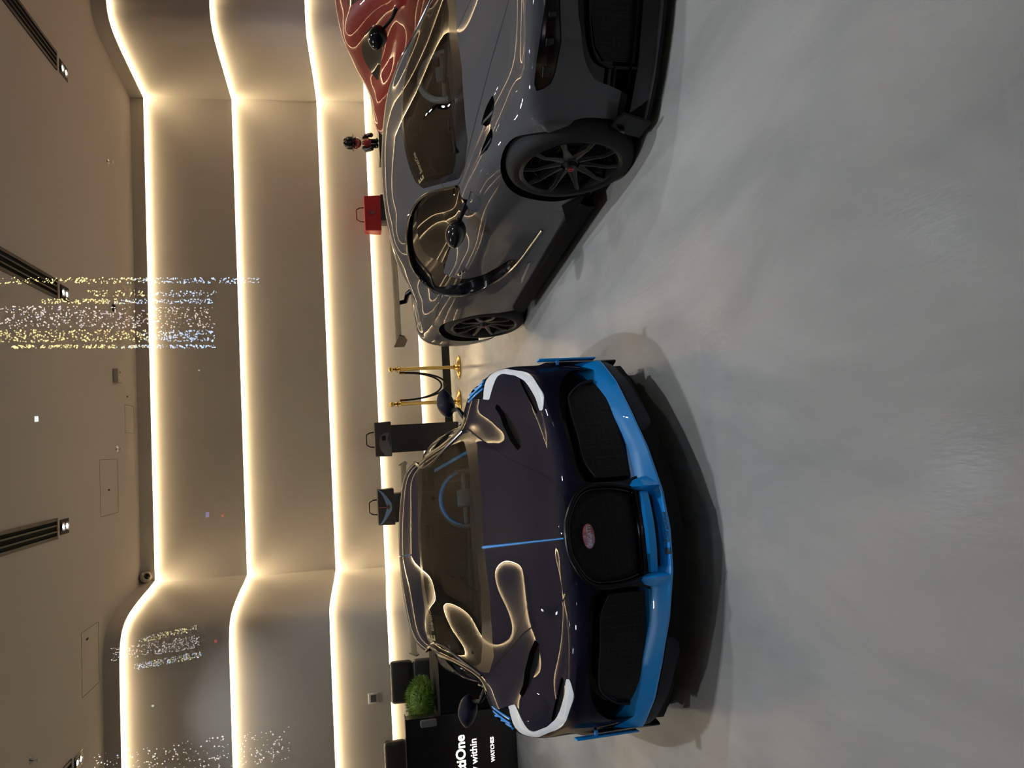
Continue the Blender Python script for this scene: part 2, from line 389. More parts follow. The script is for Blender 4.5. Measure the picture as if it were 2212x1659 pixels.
def cabin_cuts(S, car, paint, surf, glass):
    S.cut(topv(mirp(surf), .7), 'screen_all'); S.cut(topv(mirp(glass), .7), 'screen', 'screen_all')
    S.make('screen_all', 'windscreen_surround', M_black, car); S.make('screen', 'windscreen', M_glass, car)
    Cs = cr(C_OUT, 4)
    S.cut(sidev(Cs, .5), 'C'); S.cut(sidev(GLASS_SIDE, .5, smooth=4), 'sg', 'C'); S.cut(sidev(DOOR_SKIN, .5), 'door', 'C')
    for sd in (-1, 1):
        S.make('sg', 'side_window', M_sglass, car, side=sd); d = S.make('door', 'door', paint, car, side=sd)
        S.make('C', 'side_intake', M_black, car, side=sd, off=lambda v: (0, -np.sign(v[1])*.05, 0))
        pts = []; Vv = S.V; ab = np.abs(Vv[:, 1])
        for (x, z) in Cs[2:69]:
            q = (Vv[:, 0]-x)**2+(Vv[:, 2]-z)**2+(ab < .5)*9+(Vv[:, 1]*sd < 0)*9; i = np.argpartition(q, 5)[:5]
            pts.append((x, float(np.median(Vv[i, 1]))+sd*.003, z))
        P = np.array(pts)
        for _ in range(8): P[1:-1] = P[:-2]*.25+P[1:-1]*.5+P[2:]*.25
        MB().tube([tuple(p) for p in P], .009, 8).build('c_line_trim', pmat('smoked_chrome', (.25, .25, .26), .12, metal=1), car)
        # door pull and belt line strip
        MB().sphere((1.10, sd*.93, .715), .03, (1.3, .35, .7), 14).sphere((1.16, sd*.935, .70), .018, (1, .5, 1), 10).build('door_latch', M_chrome, d)
def cyl(cx, cz, r): return lambda x, y, z: np.hypot(x-cx, z-cz)-r
def front(poly, xmin, rnd=0, smooth=0, side=0):
    P = cr(poly, smooth) if smooth else poly
    def f(x, y, z):
        v = sdf(P, np.abs(y) if side == 0 else y, z)-rnd; return np.maximum(v, xmin-x)
    return f
def sidev(poly, ymin, rnd=0, smooth=0, flip=1):
    P = cr(poly, smooth) if smooth else poly
    def f(x, y, z):
        v = sdf(P, x, z)-rnd; return np.maximum(v, ymin-np.abs(y))
    return f
def topv(poly, zmin, rnd=0, smooth=0, sym=True):
    P = cr(poly, smooth) if smooth else poly
    def f(x, y, z):
        v = sdf(P, x, np.abs(y) if sym else y)-rnd; return np.maximum(v, zmin-z)
    return f
def mirp(half):     # half outline from centre line to centre line, mirrored
    return half+[(a, -b) for a, b in half[::-1] if abs(b) > 1e-6]

def wheel(parent, x, y, z, r, rr, width, side, seg=10):
    """thing part: wheel with tyre, rim, spokes, hub; outer face on side*y"""
    w = empty('wheel', (x, y, z)); w.parent = parent
    s = side; W2 = width/2
    prof = [(rr-.01, -W2+.02), (rr+.01, -W2), (rr+.035, -W2-.002), (r-.03, -W2+.004), (r-.012, -W2+.018), (r, -W2+.05), (r, W2-.05), (r-.012, W2-.018), (r-.03, W2-.004), (rr+.035, W2+.002), (rr+.01, W2), (rr-.01, W2-.02)]
    MB().lathe(prof, 64, 'y').build('tire', M_tire, w)
    rim = MB().lathe([(rr+.012, s*(W2-.002)), (rr+.002, s*(W2+.004)), (rr-.012, s*(W2-.004)), (rr-.02, s*(W2-.03)), (rr-.03, s*(W2-.16)), (rr-.035, -s*W2)], 64, 'y').build('rim', M_rim, w)
    for k in range(seg):
        a = 2*math.pi*k/seg+.2; m = MB(); rot = Matrix.Rotation(a, 3, 'Y')
        pts = [(.05, -.035), (.14, -.02), (rr*.72, -.008), (rr-.012, -.012)]; wd = [.030, .017, .012, .016]; dp = [.035, .03, .024, .022]
        Vv = []; Ff = []
        for (rad, off), b, d in zip(pts, wd, dp):
            for (u, q) in ((-b, 0), (-b*.35, .008), (b*.35, .008), (b, 0), (b*.8, -d), (-b*.8, -d)):
                p = rot @ Vector((rad, s*(W2+off+q), u)); Vv.append(p)
        for i in range(3):
            for q in range(6): Ff.append((i*6+q, i*6+(q+1) % 6, (i+1)*6+(q+1) % 6, (i+1)*6+q))
        m.add(Vv, Ff); m.build('spoke', M_rim, rim, ang=50)
    bl = MB()
    for q in (.45, .62, .79):
        bl.tube([(rr*q*math.cos(a), s*(W2-.05), rr*q*math.sin(a)) for a in np.linspace(0, 2*math.pi, 49)[:-1]], .004, 6, True)
    bl.build('blade_ring', M_rim, rim)
    hb = MB().lathe([(0.0, s*(W2-.002)), (.022, s*(W2-.002)), (.030, s*(W2-.008)), (.036, s*(W2-.03)), (.062, s*(W2-.045)), (.075, s*(W2-.07)), (.08, s*(W2-.12))], 28, 'y').build('hub', M_rim, w)
    text_obj('emblem', 'EB', .034, pmat('red_letters', (.5, .02, .05), .5), hb, (-.021*(-s) if s < 0 else .021, s*(W2+.0005), -.012), (-s, 0, 0) if s > 0 else (1, 0, 0), (0, 0, 1), .001)
    MB().lathe([(.05, s*(W2-.13)), (rr-.06, s*(W2-.135)), (rr-.055, s*(W2-.155)), (.05, s*(W2-.155))], 40, 'y').build('brake_disc', M_matt, w)
    return w

def mirror(parent, side, mat, root, ctr, sz, rot=0):
    m = empty('side_mirror', (0, 0, 0)); m.parent = parent
    bm = bmesh.new(); bmesh.ops.create_uvsphere(bm, u_segments=24, v_segments=16, radius=1)
    for v in bm.verts:
        x, y, z = v.co; t = (y+1)/2
        k = .62+.38*math.sin(math.pi*min(1, t*.75+.2))
        v.co = Vector((ctr[0]+x*sz[0]*(.8 if x < 0 else 1.1)*k, side*(ctr[1]+y*sz[1]), ctr[2]+z*sz[2]*k+y*.012))
        if x < -.3: v.co.x = ctr[0]-.3*sz[0]
    MB().bm(bm).build('mirror_shell', mat, m, ang=50)
    MB().tube([(root[0], side*root[1], root[2]), (root[0]-.04, side*(root[1]+.07), root[2]+.035), (ctr[0], side*(ctr[1]-sz[1]*.55), ctr[2]-sz[2]*.4)], [.020, .013, .016], 10).build('mirror_arm', M_carbon, m)
    return m
def seat(parent, x, y, mat):
    s = empty('seat', (x, y, 0)); s.parent = parent
    m = MB()
    def slab(pts, w, th):
        for (a, b) in zip(pts[:-1], pts[1:]):
            d = Vector((b[0]-a[0], 0, b[1]-a[1])); L = d.length; an = math.atan2(d.z, d.x)
            m.box(((a[0]+b[0])/2, 0, (a[1]+b[1])/2), (L+.04, w, th), Matrix.Rotation(-an, 3, 'Y'), .03)
    slab([(.28, .34), (-.12, .27)], .5, .16); m.build('seat_cushion', mat, s)
    m = MB(); slab([(-.12, .3), (-.30, .62), (-.42, .86)], .48, .13); slab([(-.42, .86), (-.46, 1.0)], .26, .1)
    for q in (-1, 1): m.box((-.22, q*.22, .58), (.16, .09, .5), Matrix.Rotation(-.5, 3, 'Y'), .03)
    m.build('backrest', mat, s)
    return s
def steering(parent, x, y, z, stripe=None, cover=None):
    w = empty('steering_wheel', (x, y, z)); w.parent = parent; w.rotation_euler = (0, R(-24), 0)
    m = MB().tube([(0, .185*math.cos(a), .175*math.sin(a)) for a in np.linspace(0, 2*math.pi, 41)[:-1]], .016, 10, True)
    m.build('wheel_rim', cover or M_greyleather, w)
    m = MB().box((.02, 0, 0), (.04, .12, .10), None, .015)
    for a in (0, math.pi): m.box((.01, .10*math.cos(a), 0), (.02, .14, .03), None, .006)
    m.box((.01, 0, -.1), (.02, .03, .14), None, .006); m.build('wheel_hub', M_greyleather, w)
    return w
def interior(parent, blue=False):
    d = MB()
    # dashboard roll
    P = [(2.06, .70), (1.98, .80), (1.86, .82), (1.72, .79), (1.64, .72), (1.62, .6), (2.0, .5)]
    n = len(P); ys = np.linspace(-.66, .66, 13); V = []; F = []
    for y in ys:
        for (a, b) in P: V.append((a, y, b-.05*(abs(y)/.66)**2))
    for i in range(12):
        for k in range(n): F.append((i*n+k, i*n+(k+1) % n, (i+1)*n+(k+1) % n, (i+1)*n+k))
    d.add(V, F); d.build('dashboard', M_cabin, parent)
    m = MB().box((.9, 0, .2), (2.4, 1.72, .1)).box((.1, 0, .55), (.1, 1.45, .7))
    for q in (-1, 1): m.box((1.2, q*.80, .46), (1.8, .06, .62), None, .01)
    m.box((1.1, 0, .40), (1.3, .22, .3), None, .04); m.build('cabin_tub', M_cabin if not blue else M_cabin, parent)
    return d
# ------------------------------------------------------------------ the navy car
def navy_car():
    car = empty('sports_car', (-.9549, 6.6173, 0), -1.4234,
                'navy hypercar with bright blue front lip and horseshoe grille, parked nose to the window', 'car')
    S = car_shell('blue')
    S.cut(cyl(2.63, .342, .362), 'x1'); S.cut(cyl(*AR, .392), 'x2')
    cabin_cuts(S, car, M_navy, [(2.50, 0), (2.505, .254), (2.446, .443), (2.343, .592), (2.168, .70), (1.992, .713), (1.752, .688), (1.438, .668), (1.357, .627), (1.40, .45), (1.435, .30), (1.465, 0)],
               [(2.385, 0), (2.391, .213), (2.336, .404), (2.236, .54), (2.106, .65), (2.01, .678), (1.90, .674), (1.668, .663), (1.47, .635), (1.475, .56), (1.50, .295), (1.507, 0)])
    # front: horseshoe grille
    shoe = mirp([(0.672+.02, 0)]); shoe = [(0, .672), (.06, .668), (.11, .652), (.158, .625), (.195, .590), (.212, .54), (.21, .44), (.190, .355), (.172, .334), (0, .332)]
    shoeF = [(a, b) for a, b in shoe]+[(-a, b) for a, b in shoe[::-1][1:-1]]
    S.cut(front(cr(shoeF, 4), 3.2, side=1), 'shoe')
    S.make('shoe', 'horseshoe_grille', M_mesh, car, off=lambda v: (-.035-.05*max(0, (v[2]-.55)), 0, 0), walls=False)
    ring = [(y, z) for y, z in cr(shoeF, 8)]
    def surfx(y, z, d=0.0):
        i = np.argmin((S.V[:, 1]-y)**2+(S.V[:, 2]-z)**2+(S.V[:, 0] < 2.9)*9); return S.V[i][0]+d
    surfz = _surfz(S)
    from_x = np.array([surfx(y, z) for y, z in ring]); k = np.array([.25, .5, .25])
    for _ in range(4): from_x = np.convolve(np.concatenate([from_x[-1:], from_x, from_x[:1]]), k, 'valid')
    MB().tube([(x+.002, y, z) for x, (y, z) in zip(from_x, ring)], .010, 10, True).build('grille_surround', M_carbon, car)
    MB().tube([(x-.02, y*.93, .46+(z-.46)*.93) for x, (y, z) in zip(from_x, ring)], .008, 10, True).build('grille_inner_ring', M_black, car)
    # badge
    bd = MB(); prof = []
    ov = [(.052*math.cos(a)*(1+.0*a), .024*math.sin(a)) for a in np.linspace(0, 2*math.pi, 33)[:-1]]
    bd.prism(ov, 0, .012, lambda a, b, h: (3.565-b*.25+h, a, .582+b)); b_ = bd.build('badge', M_redbadge, car, ang=30)
    text_obj('badge_letters', 'BUGATTI', .027, pmat('white_enamel', (.45, .45, .45), .5), b_, (3.583, -.039, .5725), (0, 1, 0), (-.25, 0, 1), .0015, xs=.76, bold=.0002)
    # side intakes
    ink = [(.232, .555), (.32, .592), (.553, .588), (.72, .548), (.80, .47), (.812, .40), (.80, .31), (.64, .30), (.415, .295), (.25, .305)]
    S.cut(front(ink, 2.95, rnd=.004, smooth=3), 'ink')
    for sd in (-1, 1):
        S.make('ink', 'side_intake_mouth', M_black, car, side=sd, off=lambda v: (-.10, 0, 0))
        V, F = S.get('ink', side=sd)
        g = MB(); inn = [(.27, .51), (.33, .535), (.47, .532), (.60, .532), (.66, .515), (.73, .43), (.745, .345), (.64, .32), (.27, .32)]
        def fx(y): return float(np.interp(y, [0, .2, .43, .63, .80], [3.58, 3.56, 3.48, 3.36, 3.22]))
        # mesh panel: strips across
        yy = np.linspace(.25, .75, 11); Vv = []; Ff = []
        for y in yy:
            top = float(np.interp(y, [.25, .33, .6, .66, .73, .76], [.51, .535, .53, .515, .43, .36])); bot = .325
            for t in np.linspace(0, 1, 6): Vv.append((fx(y)-.065, sd*y, bot+(top-bot)*t))
        for i in range(10):
            for q in range(5): Ff.append((i*6+q, i*6+q+1, (i+1)*6+q+1, (i+1)*6+q))
        mobj('intake_mesh', Vv, Ff, M_mesh, car)
        fr = MB().tube([(fx(min(y, .8))-.055, sd*y, z) for y, z in cr([(.25, .50), (.33, .535), (.47, .536), (.60, .532), (.67, .512), (.735, .43), (.75, .36)], 5, False)], .009, 8)
        fr.build('intake_frame', M_navy, car)
    # lights : C shaped bars
    NL = (.5, .6, .62)
    S.cut(obl(NL, [(2.52, .848, .807), (2.59, .912, .781), (2.68, .945, .765), (2.83, .932, .725), (3.026, .869, .672), (3.10, .838, .659), (3.18, .795, .656), (3.297, .688, .644), (3.315, .668, .643), (3.335, .612, .663), (3.324, .610, .672), (3.285, .627, .685), (3.278, .65, .683), (3.24, .702, .684), (3.152, .777, .689), (3.08, .821, .690), (2.968, .864, .702), (2.823, .892, .729), (2.776, .890, .743), (2.703, .864, .770), (2.618, .828, .793)], 2.3), 'lamp')
    S.cut(obl(NL, [(3.0, .848, .697), (3.1, .806, .694), (3.15, .774, .694), (3.218, .718, .692), (3.265, .655, .692), (3.265, .635, .694), (3.235, .640, .703), (3.17, .705, .708), (3.08, .785, .708)], 2.3), 'lens')
    for sd in (-1, 1):
        S.make('lamp', 'headlight_bar', M_light, car, side=sd, off=lambda v: (.003, 0, .004))
        S.make('lens', 'headlight_recess', M_gap, car, side=sd, off=lambda v: (-.02, 0, -.01))
    # slatted fender blades behind the light
    S.cut(obl(NL, [(2.19, .885, .812), (2.50, .85, .808), (2.57, .912, .785), (2.60, .95, .74), (2.35, .955, .74), (2.17, .95, .76)], 2.0), 'slat')
    for sd in (-1, 1):
        S.make('slat', 'fender_vent', M_gap, car, side=sd, off=lambda v: (0, 0, -.02))
        for k in range(3):
            y = .880+.024*k
            MB().tube([(x, sd*(y+(x-2.2)*.02), surfz(x, y, .002)) for x in np.linspace(2.19, 2.53, 9)], .006, 8).build('vent_blade', M_blue, car)
    # hood vents
    S.cut(topv([(2.64, .755), (2.70, .70), (2.745, .626), (2.87, .525), (2.99, .455), (3.03, .475), (2.985, .545), (2.89, .62), (2.79, .69), (2.70, .757)], .5), 'hv')
    for sd in (-1, 1): S.make('hv', 'hood_vent', M_gap, car, side=sd, off=lambda v: (.0, 0, -.03))
    # creases and shut lines
    crs = [(2.1, .73), (2.165, .706), (2.334, .634), (2.524, .563), (2.70, .497), (2.853, .438), (3.043, .381), (3.258, .317), (3.422, .256), (3.504, .205), (3.545, .15), (3.545, 0), (1.9, 0), (1.9, .735)]
    S.seam(lambda x, y, z: np.maximum(sdf(crs, x, np.abs(y)), .5-z), w=.0035)
    arc = [(3.30, 0), (3.234, .106), (3.128, .20), (2.94, .332), (2.706, .471), (2.52, .55), (2.427, .60), (2.3, .65), (2.2, .68), (1.9, .72), (1.9, 0)]
    S.seam(lambda x, y, z: np.maximum(sdf(cr(arc[:-1], 4, False)+[(1.9, 0)], x, np.abs(y)), .5-z), w=.0018)
    S.seam(lambda x, y, z: np.maximum(sdf([(2.2, .105), (3.15, .06), (3.15, 0), (2.2, 0)], x, np.abs(y)), .5-z), w=.0015)
    for nm in ('gap',): S.make(nm, 'panel_gaps', M_gap, car)
    # paintwork
    S.cut(lambda x, y, z: np.maximum(np.maximum(z-.325, 3.1-x), np.abs(y)-.86), 'low'); S.cut(lambda x, y, z: np.maximum(z-.215, 3.0-x), 'low')
    S.make('low', 'lower_bumper', M_matt, car)
    S.make('body', 'body_shell', M_navy, car)
    # spine strip
    xs = np.linspace(2.49, 3.545, 24); z_ = [surfz(x, 0, .002) for x in xs]; V = []; F = []
    for x, z in zip(xs, z_):
        w = .004+.005*(3.55-x)/1.3
        V += [(x, -w, z), (x, -w*.3, z+.008), (x, w*.3, z+.008), (x, w, z)]
    for i in range(23):
        for q in range(3): F.append((i*4+q, i*4+q+1, i*4+5+q, i*4+4+q))
    mobj('hood_spine_strip', V, F, M_blue, car)
    mobj('roof_spine_strip', [(x, y, surfz(x, 0, .003)+h) for x in np.linspace(.3, 1.29, 14) for y, h in ((-.005, 0), (0, .012), (.005, 0))],
         [(i*3+q, i*3+q+1, i*3+4+q, i*3+3+q) for i in range(13) for q in range(2)], M_blue, car)
    # blue lip, full width blade
    yy = np.linspace(-.875, .875, 71); V = []; F = []
    def lx(y): return float(np.interp(abs(y), [0, .17, .37, .55, .74, .86, .9], [3.60, 3.583, 3.50, 3.39, 3.25, 3.13, 3.08]))
    for y in yy:
        a = abs(y); x = lx(y)
        top = float(np.interp(a, [0, .16, .19, .24, .39, .54, .72, .80, .86, .9], [.262, .265, .320, .315, .305, .322, .35, .385, .43, .47]))
        bot = float(np.interp(a, [0, .157, .35, .51, .72, .86, .9], [.228, .232, .240, .25, .258, .275, .29]))
        mid = (top+bot)/2
        V += [(x-.05, y, top-.006) if a < .168 else (x-.10, y*.98, top+.010), (x-.045, y*.99, top), (x-.012, y, mid+.003), (x+.016, y, bot+.010), (x+.014, y, bot), (x-.06, y*.985, bot-.004)]
    for i in range(70):
        for q in range(5): F.append((i*6+q, i*6+q+1, (i+1)*6+q+1, (i+1)*6+q))
    lip = mobj('front_lip', V, F, M_blue, car, ang=40)
    # inner slope of the lip inside the intakes, its shade painted as darker blue
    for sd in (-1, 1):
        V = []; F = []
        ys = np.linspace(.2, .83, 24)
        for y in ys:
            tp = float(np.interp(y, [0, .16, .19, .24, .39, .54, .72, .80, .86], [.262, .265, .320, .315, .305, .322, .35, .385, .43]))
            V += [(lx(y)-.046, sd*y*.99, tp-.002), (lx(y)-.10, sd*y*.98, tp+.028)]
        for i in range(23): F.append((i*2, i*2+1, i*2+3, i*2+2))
        mobj('lip_inner_slope', V, F, pmat('shaded_blue_paint', (.0, .10, .32), .35, coat=.6), lip)
        # vertical winglet
        MB().box((3.10, sd*.893, .45), (.05, .008, .30), Matrix.Rotation(.0, 3, 'Y'), .003).box((3.10, sd*.88, .50), (.02, .03, .012)).build('winglet', M_blue, car)
        # strut node beside the horseshoe
        m = MB(); 
        Vn = []; sec = [(.245, .032, 3.598), (.30, .026, 3.604), (.335, .018, 3.598), (.365, .004, 3.58)]
        for z, w, x in sec: Vn += [(x-.045, sd*(.196-w), z), (x, sd*.192, z), (x-.06, sd*(.205+w*1.2), z)]
        Fn = []
        for i in range(3):
            for q in range(2): Fn.append((i*3+q, i*3+q+1, i*3+4+q, i*3+3+q))
        m.add(Vn, Fn); m.build('lip_strut', M_blue, lip)
        # navy flap under the lip
        V = []; F = []
        for y in np.linspace(.46, .875, 16):
            tp = float(np.interp(y, [0, .35, .51, .72, .86, .9], [.228, .240, .25, .258, .275, .29]))-.012; bt = float(np.interp(y, [.46, .49, .53, .70, .85, .88], [.205, .165, .155, .172, .205, .235])); x = lx(y)
            V += [(x-.05, sd*y*.99, tp), (x-.014, sd*y, tp-.006), (x-.018, sd*y, (tp+bt)/2), (x-.03, sd*y, bt), (x-.08, sd*y*.98, bt)]
        for i in range(15):
            for q in range(4): F.append((i*5+q, i*5+q+1, (i+1)*5+q+1, (i+1)*5+q))
        mobj('lip_flap', V, F, M_navy, car)
    V = []; F = []
    for y in np.linspace(-.172, .172, 14): V += [(3.565-y*y, y, .327), (3.592-y*y, y, .321), (3.597-y*y, y, .292), (3.57-y*y, y, .286)]
    for i in range(13):
        for q in range(3): F.append((i*4+q, i*4+q+1, (i+1)*4+q+1, (i+1)*4+q))
    mobj('grille_bar', V, F, M_blue, lip)
    # letters on the lip
    blk = pmat('black_letters', (.004, .004, .004), .5)
    text_obj('lip_letters', 'EmiratiOne', .028, blk, lip, None, (0, -1, 0), (0, 0, 1), .0008, xs=1.0, warp=lambda a, b, c: (lx(-.055+a)+.0175+c-b*.9, -.055+a, .2395+b*.85))
    text_obj('lip_emblem', 'E', .040, blk, lip, None, (0, -1, 0), (0, 0, 1), .0008, warp=lambda a, b, c: (lx(-.09)+.0185+c-max(0, b-.005)*.9, -.106+a*1.5, .2375+b*.62), bold=.0012)
    # splitter
    V = []; F = []
    ys = np.linspace(-.9, .9, 49)
    for y in ys:
        a = abs(y); x = lx(y)-.02; z = .105
        V += [(x-.10, y*.99, z+.11), (x-.12, y*.985, z+.05), (x-.11, y*.985, z+.014), (x-.108, y*.985, z+.002), (x-.13, y*.98, z-.008), (x-.45, y*.95, z-.008)]
    for i in range(48):
        for q in range(5): F.append((i*6+q, i*6+q+1, (i+1)*6+q+1, (i+1)*6+q))
    mobj('splitter', V, F, M_matt, car)
    # wiper
    MB().tube([(2.17, .12, .875), (2.16, -.05, .88), (2.14, -.3, .885)], [.012, .010, .008], 8).tube([(2.14, -.05, .89), (2.08, -.45, .885), (1.93, -.70, .86)], .009, 8).box((2.02, -.58, .885), (.05, .05, .02), None, .004).build('wiper', M_matt, car)
    # gold letters on the screen
    def wsurf(y, x0):
        return surfz(x0, y, .004)
    text_obj('screen_letters', 'EmiratiOne', .036, M_gold, car, None, (0, -1, 0), (0, 0, 1), .0004, warp=lambda a, b, c: (1.548-b*1.5-(.17-a)*.08, -.498+a, surfz(1.548-b*1.5-(.17-a)*.08, -.498+a, .009)))
    text_obj('screen_emblem', 'E', .06, M_gold, car, None, (0, -1, 0), (0, 0, 1), .0004, warp=lambda a, b, c: (1.535-b*2.1, -.562+a*1.3, surfz(1.535-b*2.1, -.562+a*1.3, .010)), bold=.002)
    mirror(car, 1, M_navy, (1.86, .84, .80), (1.66, .985, .895), (.085, .098, .062))
    mirror(car, -1, M_navy, (1.86, .84, .80), (1.66, .985, .895), (.085, .098, .062))
    # rear wing
    V = []; F = []
    for y in np.linspace(-.89, .89, 21):
        up = -.012*(abs(y)/.89)**2
        V += [(-.62, y, 1.03+up), (-.72, y, 1.058+up), (-.86, y, 1.066+up), (-.86, y, 1.052+up), (-.70, y, 1.034+up)]
    for i in range(20):
        for q in range(5): F.append((i*5+q, i*5+(q+1) % 5, (i+1)*5+(q+1) % 5, (i+1)*5+q))
    wg = mobj('rear_wing', V, F, M_carbon, car)
    for sd in (-1, 1):
        MB().prism([(-.6, 1.03), (-.88, 1.075), (-.88, .995), (-.7, .995)], -.004, .004, lambda a, b, h: (a, sd*(.892)+h, b)).build('end_plate', M_carbon, wg)
        MB().box((-.70, sd*.45, .95), (.08, .02, .19), None, .006).build('wing_strut', M_carbon, wg)
    interior(car, True)
    st = steering(car, 1.60, .34, .80); 
    MB().tube([(.014, .175*math.cos(a), .165*math.sin(a)) for a in np.linspace(.2, math.pi-.2, 20)], [.003+.012*math.sin(i/19*math.pi) for i in range(20)], 8).build('blue_stripe', M_blue, st)
    seat(car, 1.05, .36, M_greyleather); seat(car, 1.05, -.36, M_greyleather)
    for sd in (1,): MB().prism([(2.0, .80), (1.55, .99), (1.5, .95), (1.75, .80)], .0, .02, lambda a, b, h: (a, sd*(.60-(b-.8)*.35)+h, b)).build('pillar_trim', M_cabinblue, car)
    MB().box((1.25, 0, .14), (3.6, 1.25, .10), None, .02).build('underbody', M_matt, car)
    MB().box((2.75, 0, .42), (1.0, 1.05, .36), None, .05).build('front_bulkhead', M_gap, car)
    for sd in (-1, 1):
        wheel(car, 2.60, sd*.765, .34, .34, .262, .285, sd); wheel(car, 0, sd*.825, .355, .355, .275, .355, sd)
        for cx, cz, r in ((2.63, .342, .372), (*AR, .405)):
            MB().lathe([(r, 0), (r, .27)], 40, 'y', (cx, .60 if sd > 0 else -.87, cz)).build('wheel_well', M_gap, car)
    return car
def _surfz(S):
    def f(x, y, d=0.0):
        q = (S.V[:, 0]-x)**2+(S.V[:, 1]-y)**2+(S.V[:, 2] < .55)*9; i = np.argpartition(q, 10)[:10]
        A = np.c_[np.ones(10), S.V[i, 0]-x, S.V[i, 1]-y]; return float(np.linalg.lstsq(A, S.V[i, 2], rcond=None)[0][0])+d
    return f
def grey_car():
    car = empty('sports_car', (1.9531, 6.5656, 0), -1.4146,
                'dark grey hypercar with black wheels and tall rear wing, cut off by the photo edge', 'car')
    S = car_shell('grey'); surfz = _surfz(S)
    S.cut(cyl(*AF, .372), 'x1'); S.cut(cyl(*AR, .392), 'x2')
    cabin_cuts(S, car, M_greyp, [(2.50, 0), (2.505, .254), (2.446, .443), (2.343, .60), (2.2, .69), (2.09, .713), (1.9, .643), (1.667, .556), (1.575, .46), (1.548, .367), (1.534, .22), (1.52, 0)],
               [(2.385, 0), (2.391, .213), (2.336, .404), (2.236, .54), (2.12, .63), (2.05, .655), (1.89, .605), (1.70, .53), (1.61, .44), (1.585, .36), (1.57, .22), (1.555, 0)])
    for sd in (-1, 1):
        # mirror
        mirror(car, sd, M_black, (2.06, .86, .80), (1.93, 1.0, .86), (.11, .09, .066))
        # door handle bulge, sill vent, lower skirt
        MB().prism([(2.27, .27), (2.40, .17), (2.04, .175)], -.01, .006, lambda a, b, h: (a, sd*(.972)+sd*h, b)).build('sill_vent', M_gap, car)
        m = MB(); V = []; F = []
        for x in np.linspace(.42, 2.32, 20): V += [(x, sd*.93, .20), (x, sd*.985, .17), (x, sd*1.005, .12), (x, sd*1.0, .09), (x, sd*.9, .085)]
        for i in range(19):
            for q in range(4): F.append((i*5+q, i*5+q+1, (i+1)*5+q+1, (i+1)*5+q))
        m.add(V, F); m.build('side_skirt', M_gap, car)
        MB().prism([(.78, .222), (1.40, .258), (1.38, .275), (.84, .243)], -.01, .010, lambda a, b, h: (a, sd*.958+sd*h, b)).build('skirt_slot', MATS['smoked_chrome'], car)
    shoe = [(0, .68), (.10, .66), (.155, .634), (.195, .595), (.212, .54), (.21, .40), (.188, .20), (.168, .12), (0, .11)]
    shF = shoe+[(-a, b) for a, b in shoe[::-1][1:-1]]
    S.cut(front(cr(shF, 4), 3.2, side=1), 'shoe'); S.make('shoe', 'horseshoe_grille', M_mesh, car, off=lambda v: (-.04, 0, 0))
    # big lower intakes
    S.cut(front([(.24, .45), (.54, .457), (.636, .437), (.73, .413), (.781, .375), (.806, .33), (.816, .21), (.82, .12), (.78, .06), (.24, .06)], 2.95, rnd=.003, smooth=3), 'ink')
    for sd in (-1, 1):
        S.make('ink', 'front_intake', M_black, car, side=sd, off=lambda v: (-.11, 0, 0))
        fx = lambda y: float(np.interp(y, [0, .2, .43, .63, .80], [3.58, 3.56, 3.48, 3.36, 3.22]))
        V = []; F = []
        for y in np.linspace(.26, .70, 10):
            for t in np.linspace(0, 1, 5): V.append((fx(y)-.085, sd*y, .10+(float(np.interp(y, [.26, .5, .66, .71], [.38, .38, .34, .28]))-.10)*t))
        for i in range(9):
            for q in range(4): F.append((i*5+q, i*5+q+1, (i+1)*5+q+1, (i+1)*5+q))
        mobj('intake_mesh', V, F, M_mesh, car)
        MB().tube([(fx(min(y, .8))-.07, sd*y, z) for y, z in cr([(.26, .395), (.5, .39), (.66, .36), (.72, .29), (.725, .12)], 5, False)], .009, 8).tube([(fx(y)-.07, sd*y, .24) for y in (.72, .80)], .012, 8).build('intake_frame', M_carbon, car)
    # headlights
    S.cut(front([(.38, .578), (.538, .604), (.631, .619), (.739, .632), (.808, .634), (.833, .618), (.828, .594), (.814, .558), (.787, .546), (.683, .528), (.54, .546), (.38, .52)], 2.95, rnd=.002), 'hl')
    lens = pmat('smoked_lens', (.008, .004, .004), .1, coat=.4)
    for sd in (-1, 1):
        h = S.make('hl', 'headlight', lens, car, side=sd, off=lambda v: (-.016, 0, -.004))
        for k in range(4):
            y = .47+.095*k; fx = float(np.interp(y, [0, .2, .43, .63, .80], [3.58, 3.56, 3.48, 3.36, 3.22]))
            MB().box((fx-.055, sd*y, .565+.006*k), (.05, .06, .038), Matrix.Rotation(-sd*(.35+.1*k), 3, 'Z'), .004).build('led_module', M_rim, h)
    # fender louvres
    S.cut(topv([(2.748, .583), (2.752, .639), (2.706, .679), (2.669, .706), (2.60, .68), (2.534, .621), (2.615, .593), (2.677, .583)], .5), 'lv')
    S.cut(topv([(2.697, .746), (2.724, .786), (2.705, .829), (2.637, .838), (2.509, .806), (2.545, .776), (2.632, .75)], .5), 'lv')
    for sd in (-1, 1):
        S.make('lv', 'fender_louvre', M_gap, car, side=sd, off=lambda v: (0, 0, -.03))
        for q, (x0, x1, y0, y1) in enumerate(((2.58, 2.72, .625, .655), (2.54, 2.69, .80, .80))):
            MB().prism([(x0, y0), (x1, y1), (x1-.02, y1+.012), (x0-.04, y0+.004)], -.006, 0, lambda a, b, h: (a, sd*b, surfz(a, b)+h)).build('louvre_blade', M_greyp, car)
    crs = [(2.1, .73), (2.165, .706), (2.334, .634), (2.524, .563), (2.70, .497), (2.853, .438), (3.043, .381), (3.258, .317), (3.422, .256), (3.504, .205), (3.545, .15), (3.545, 0), (1.9, 0), (1.9, .735)]
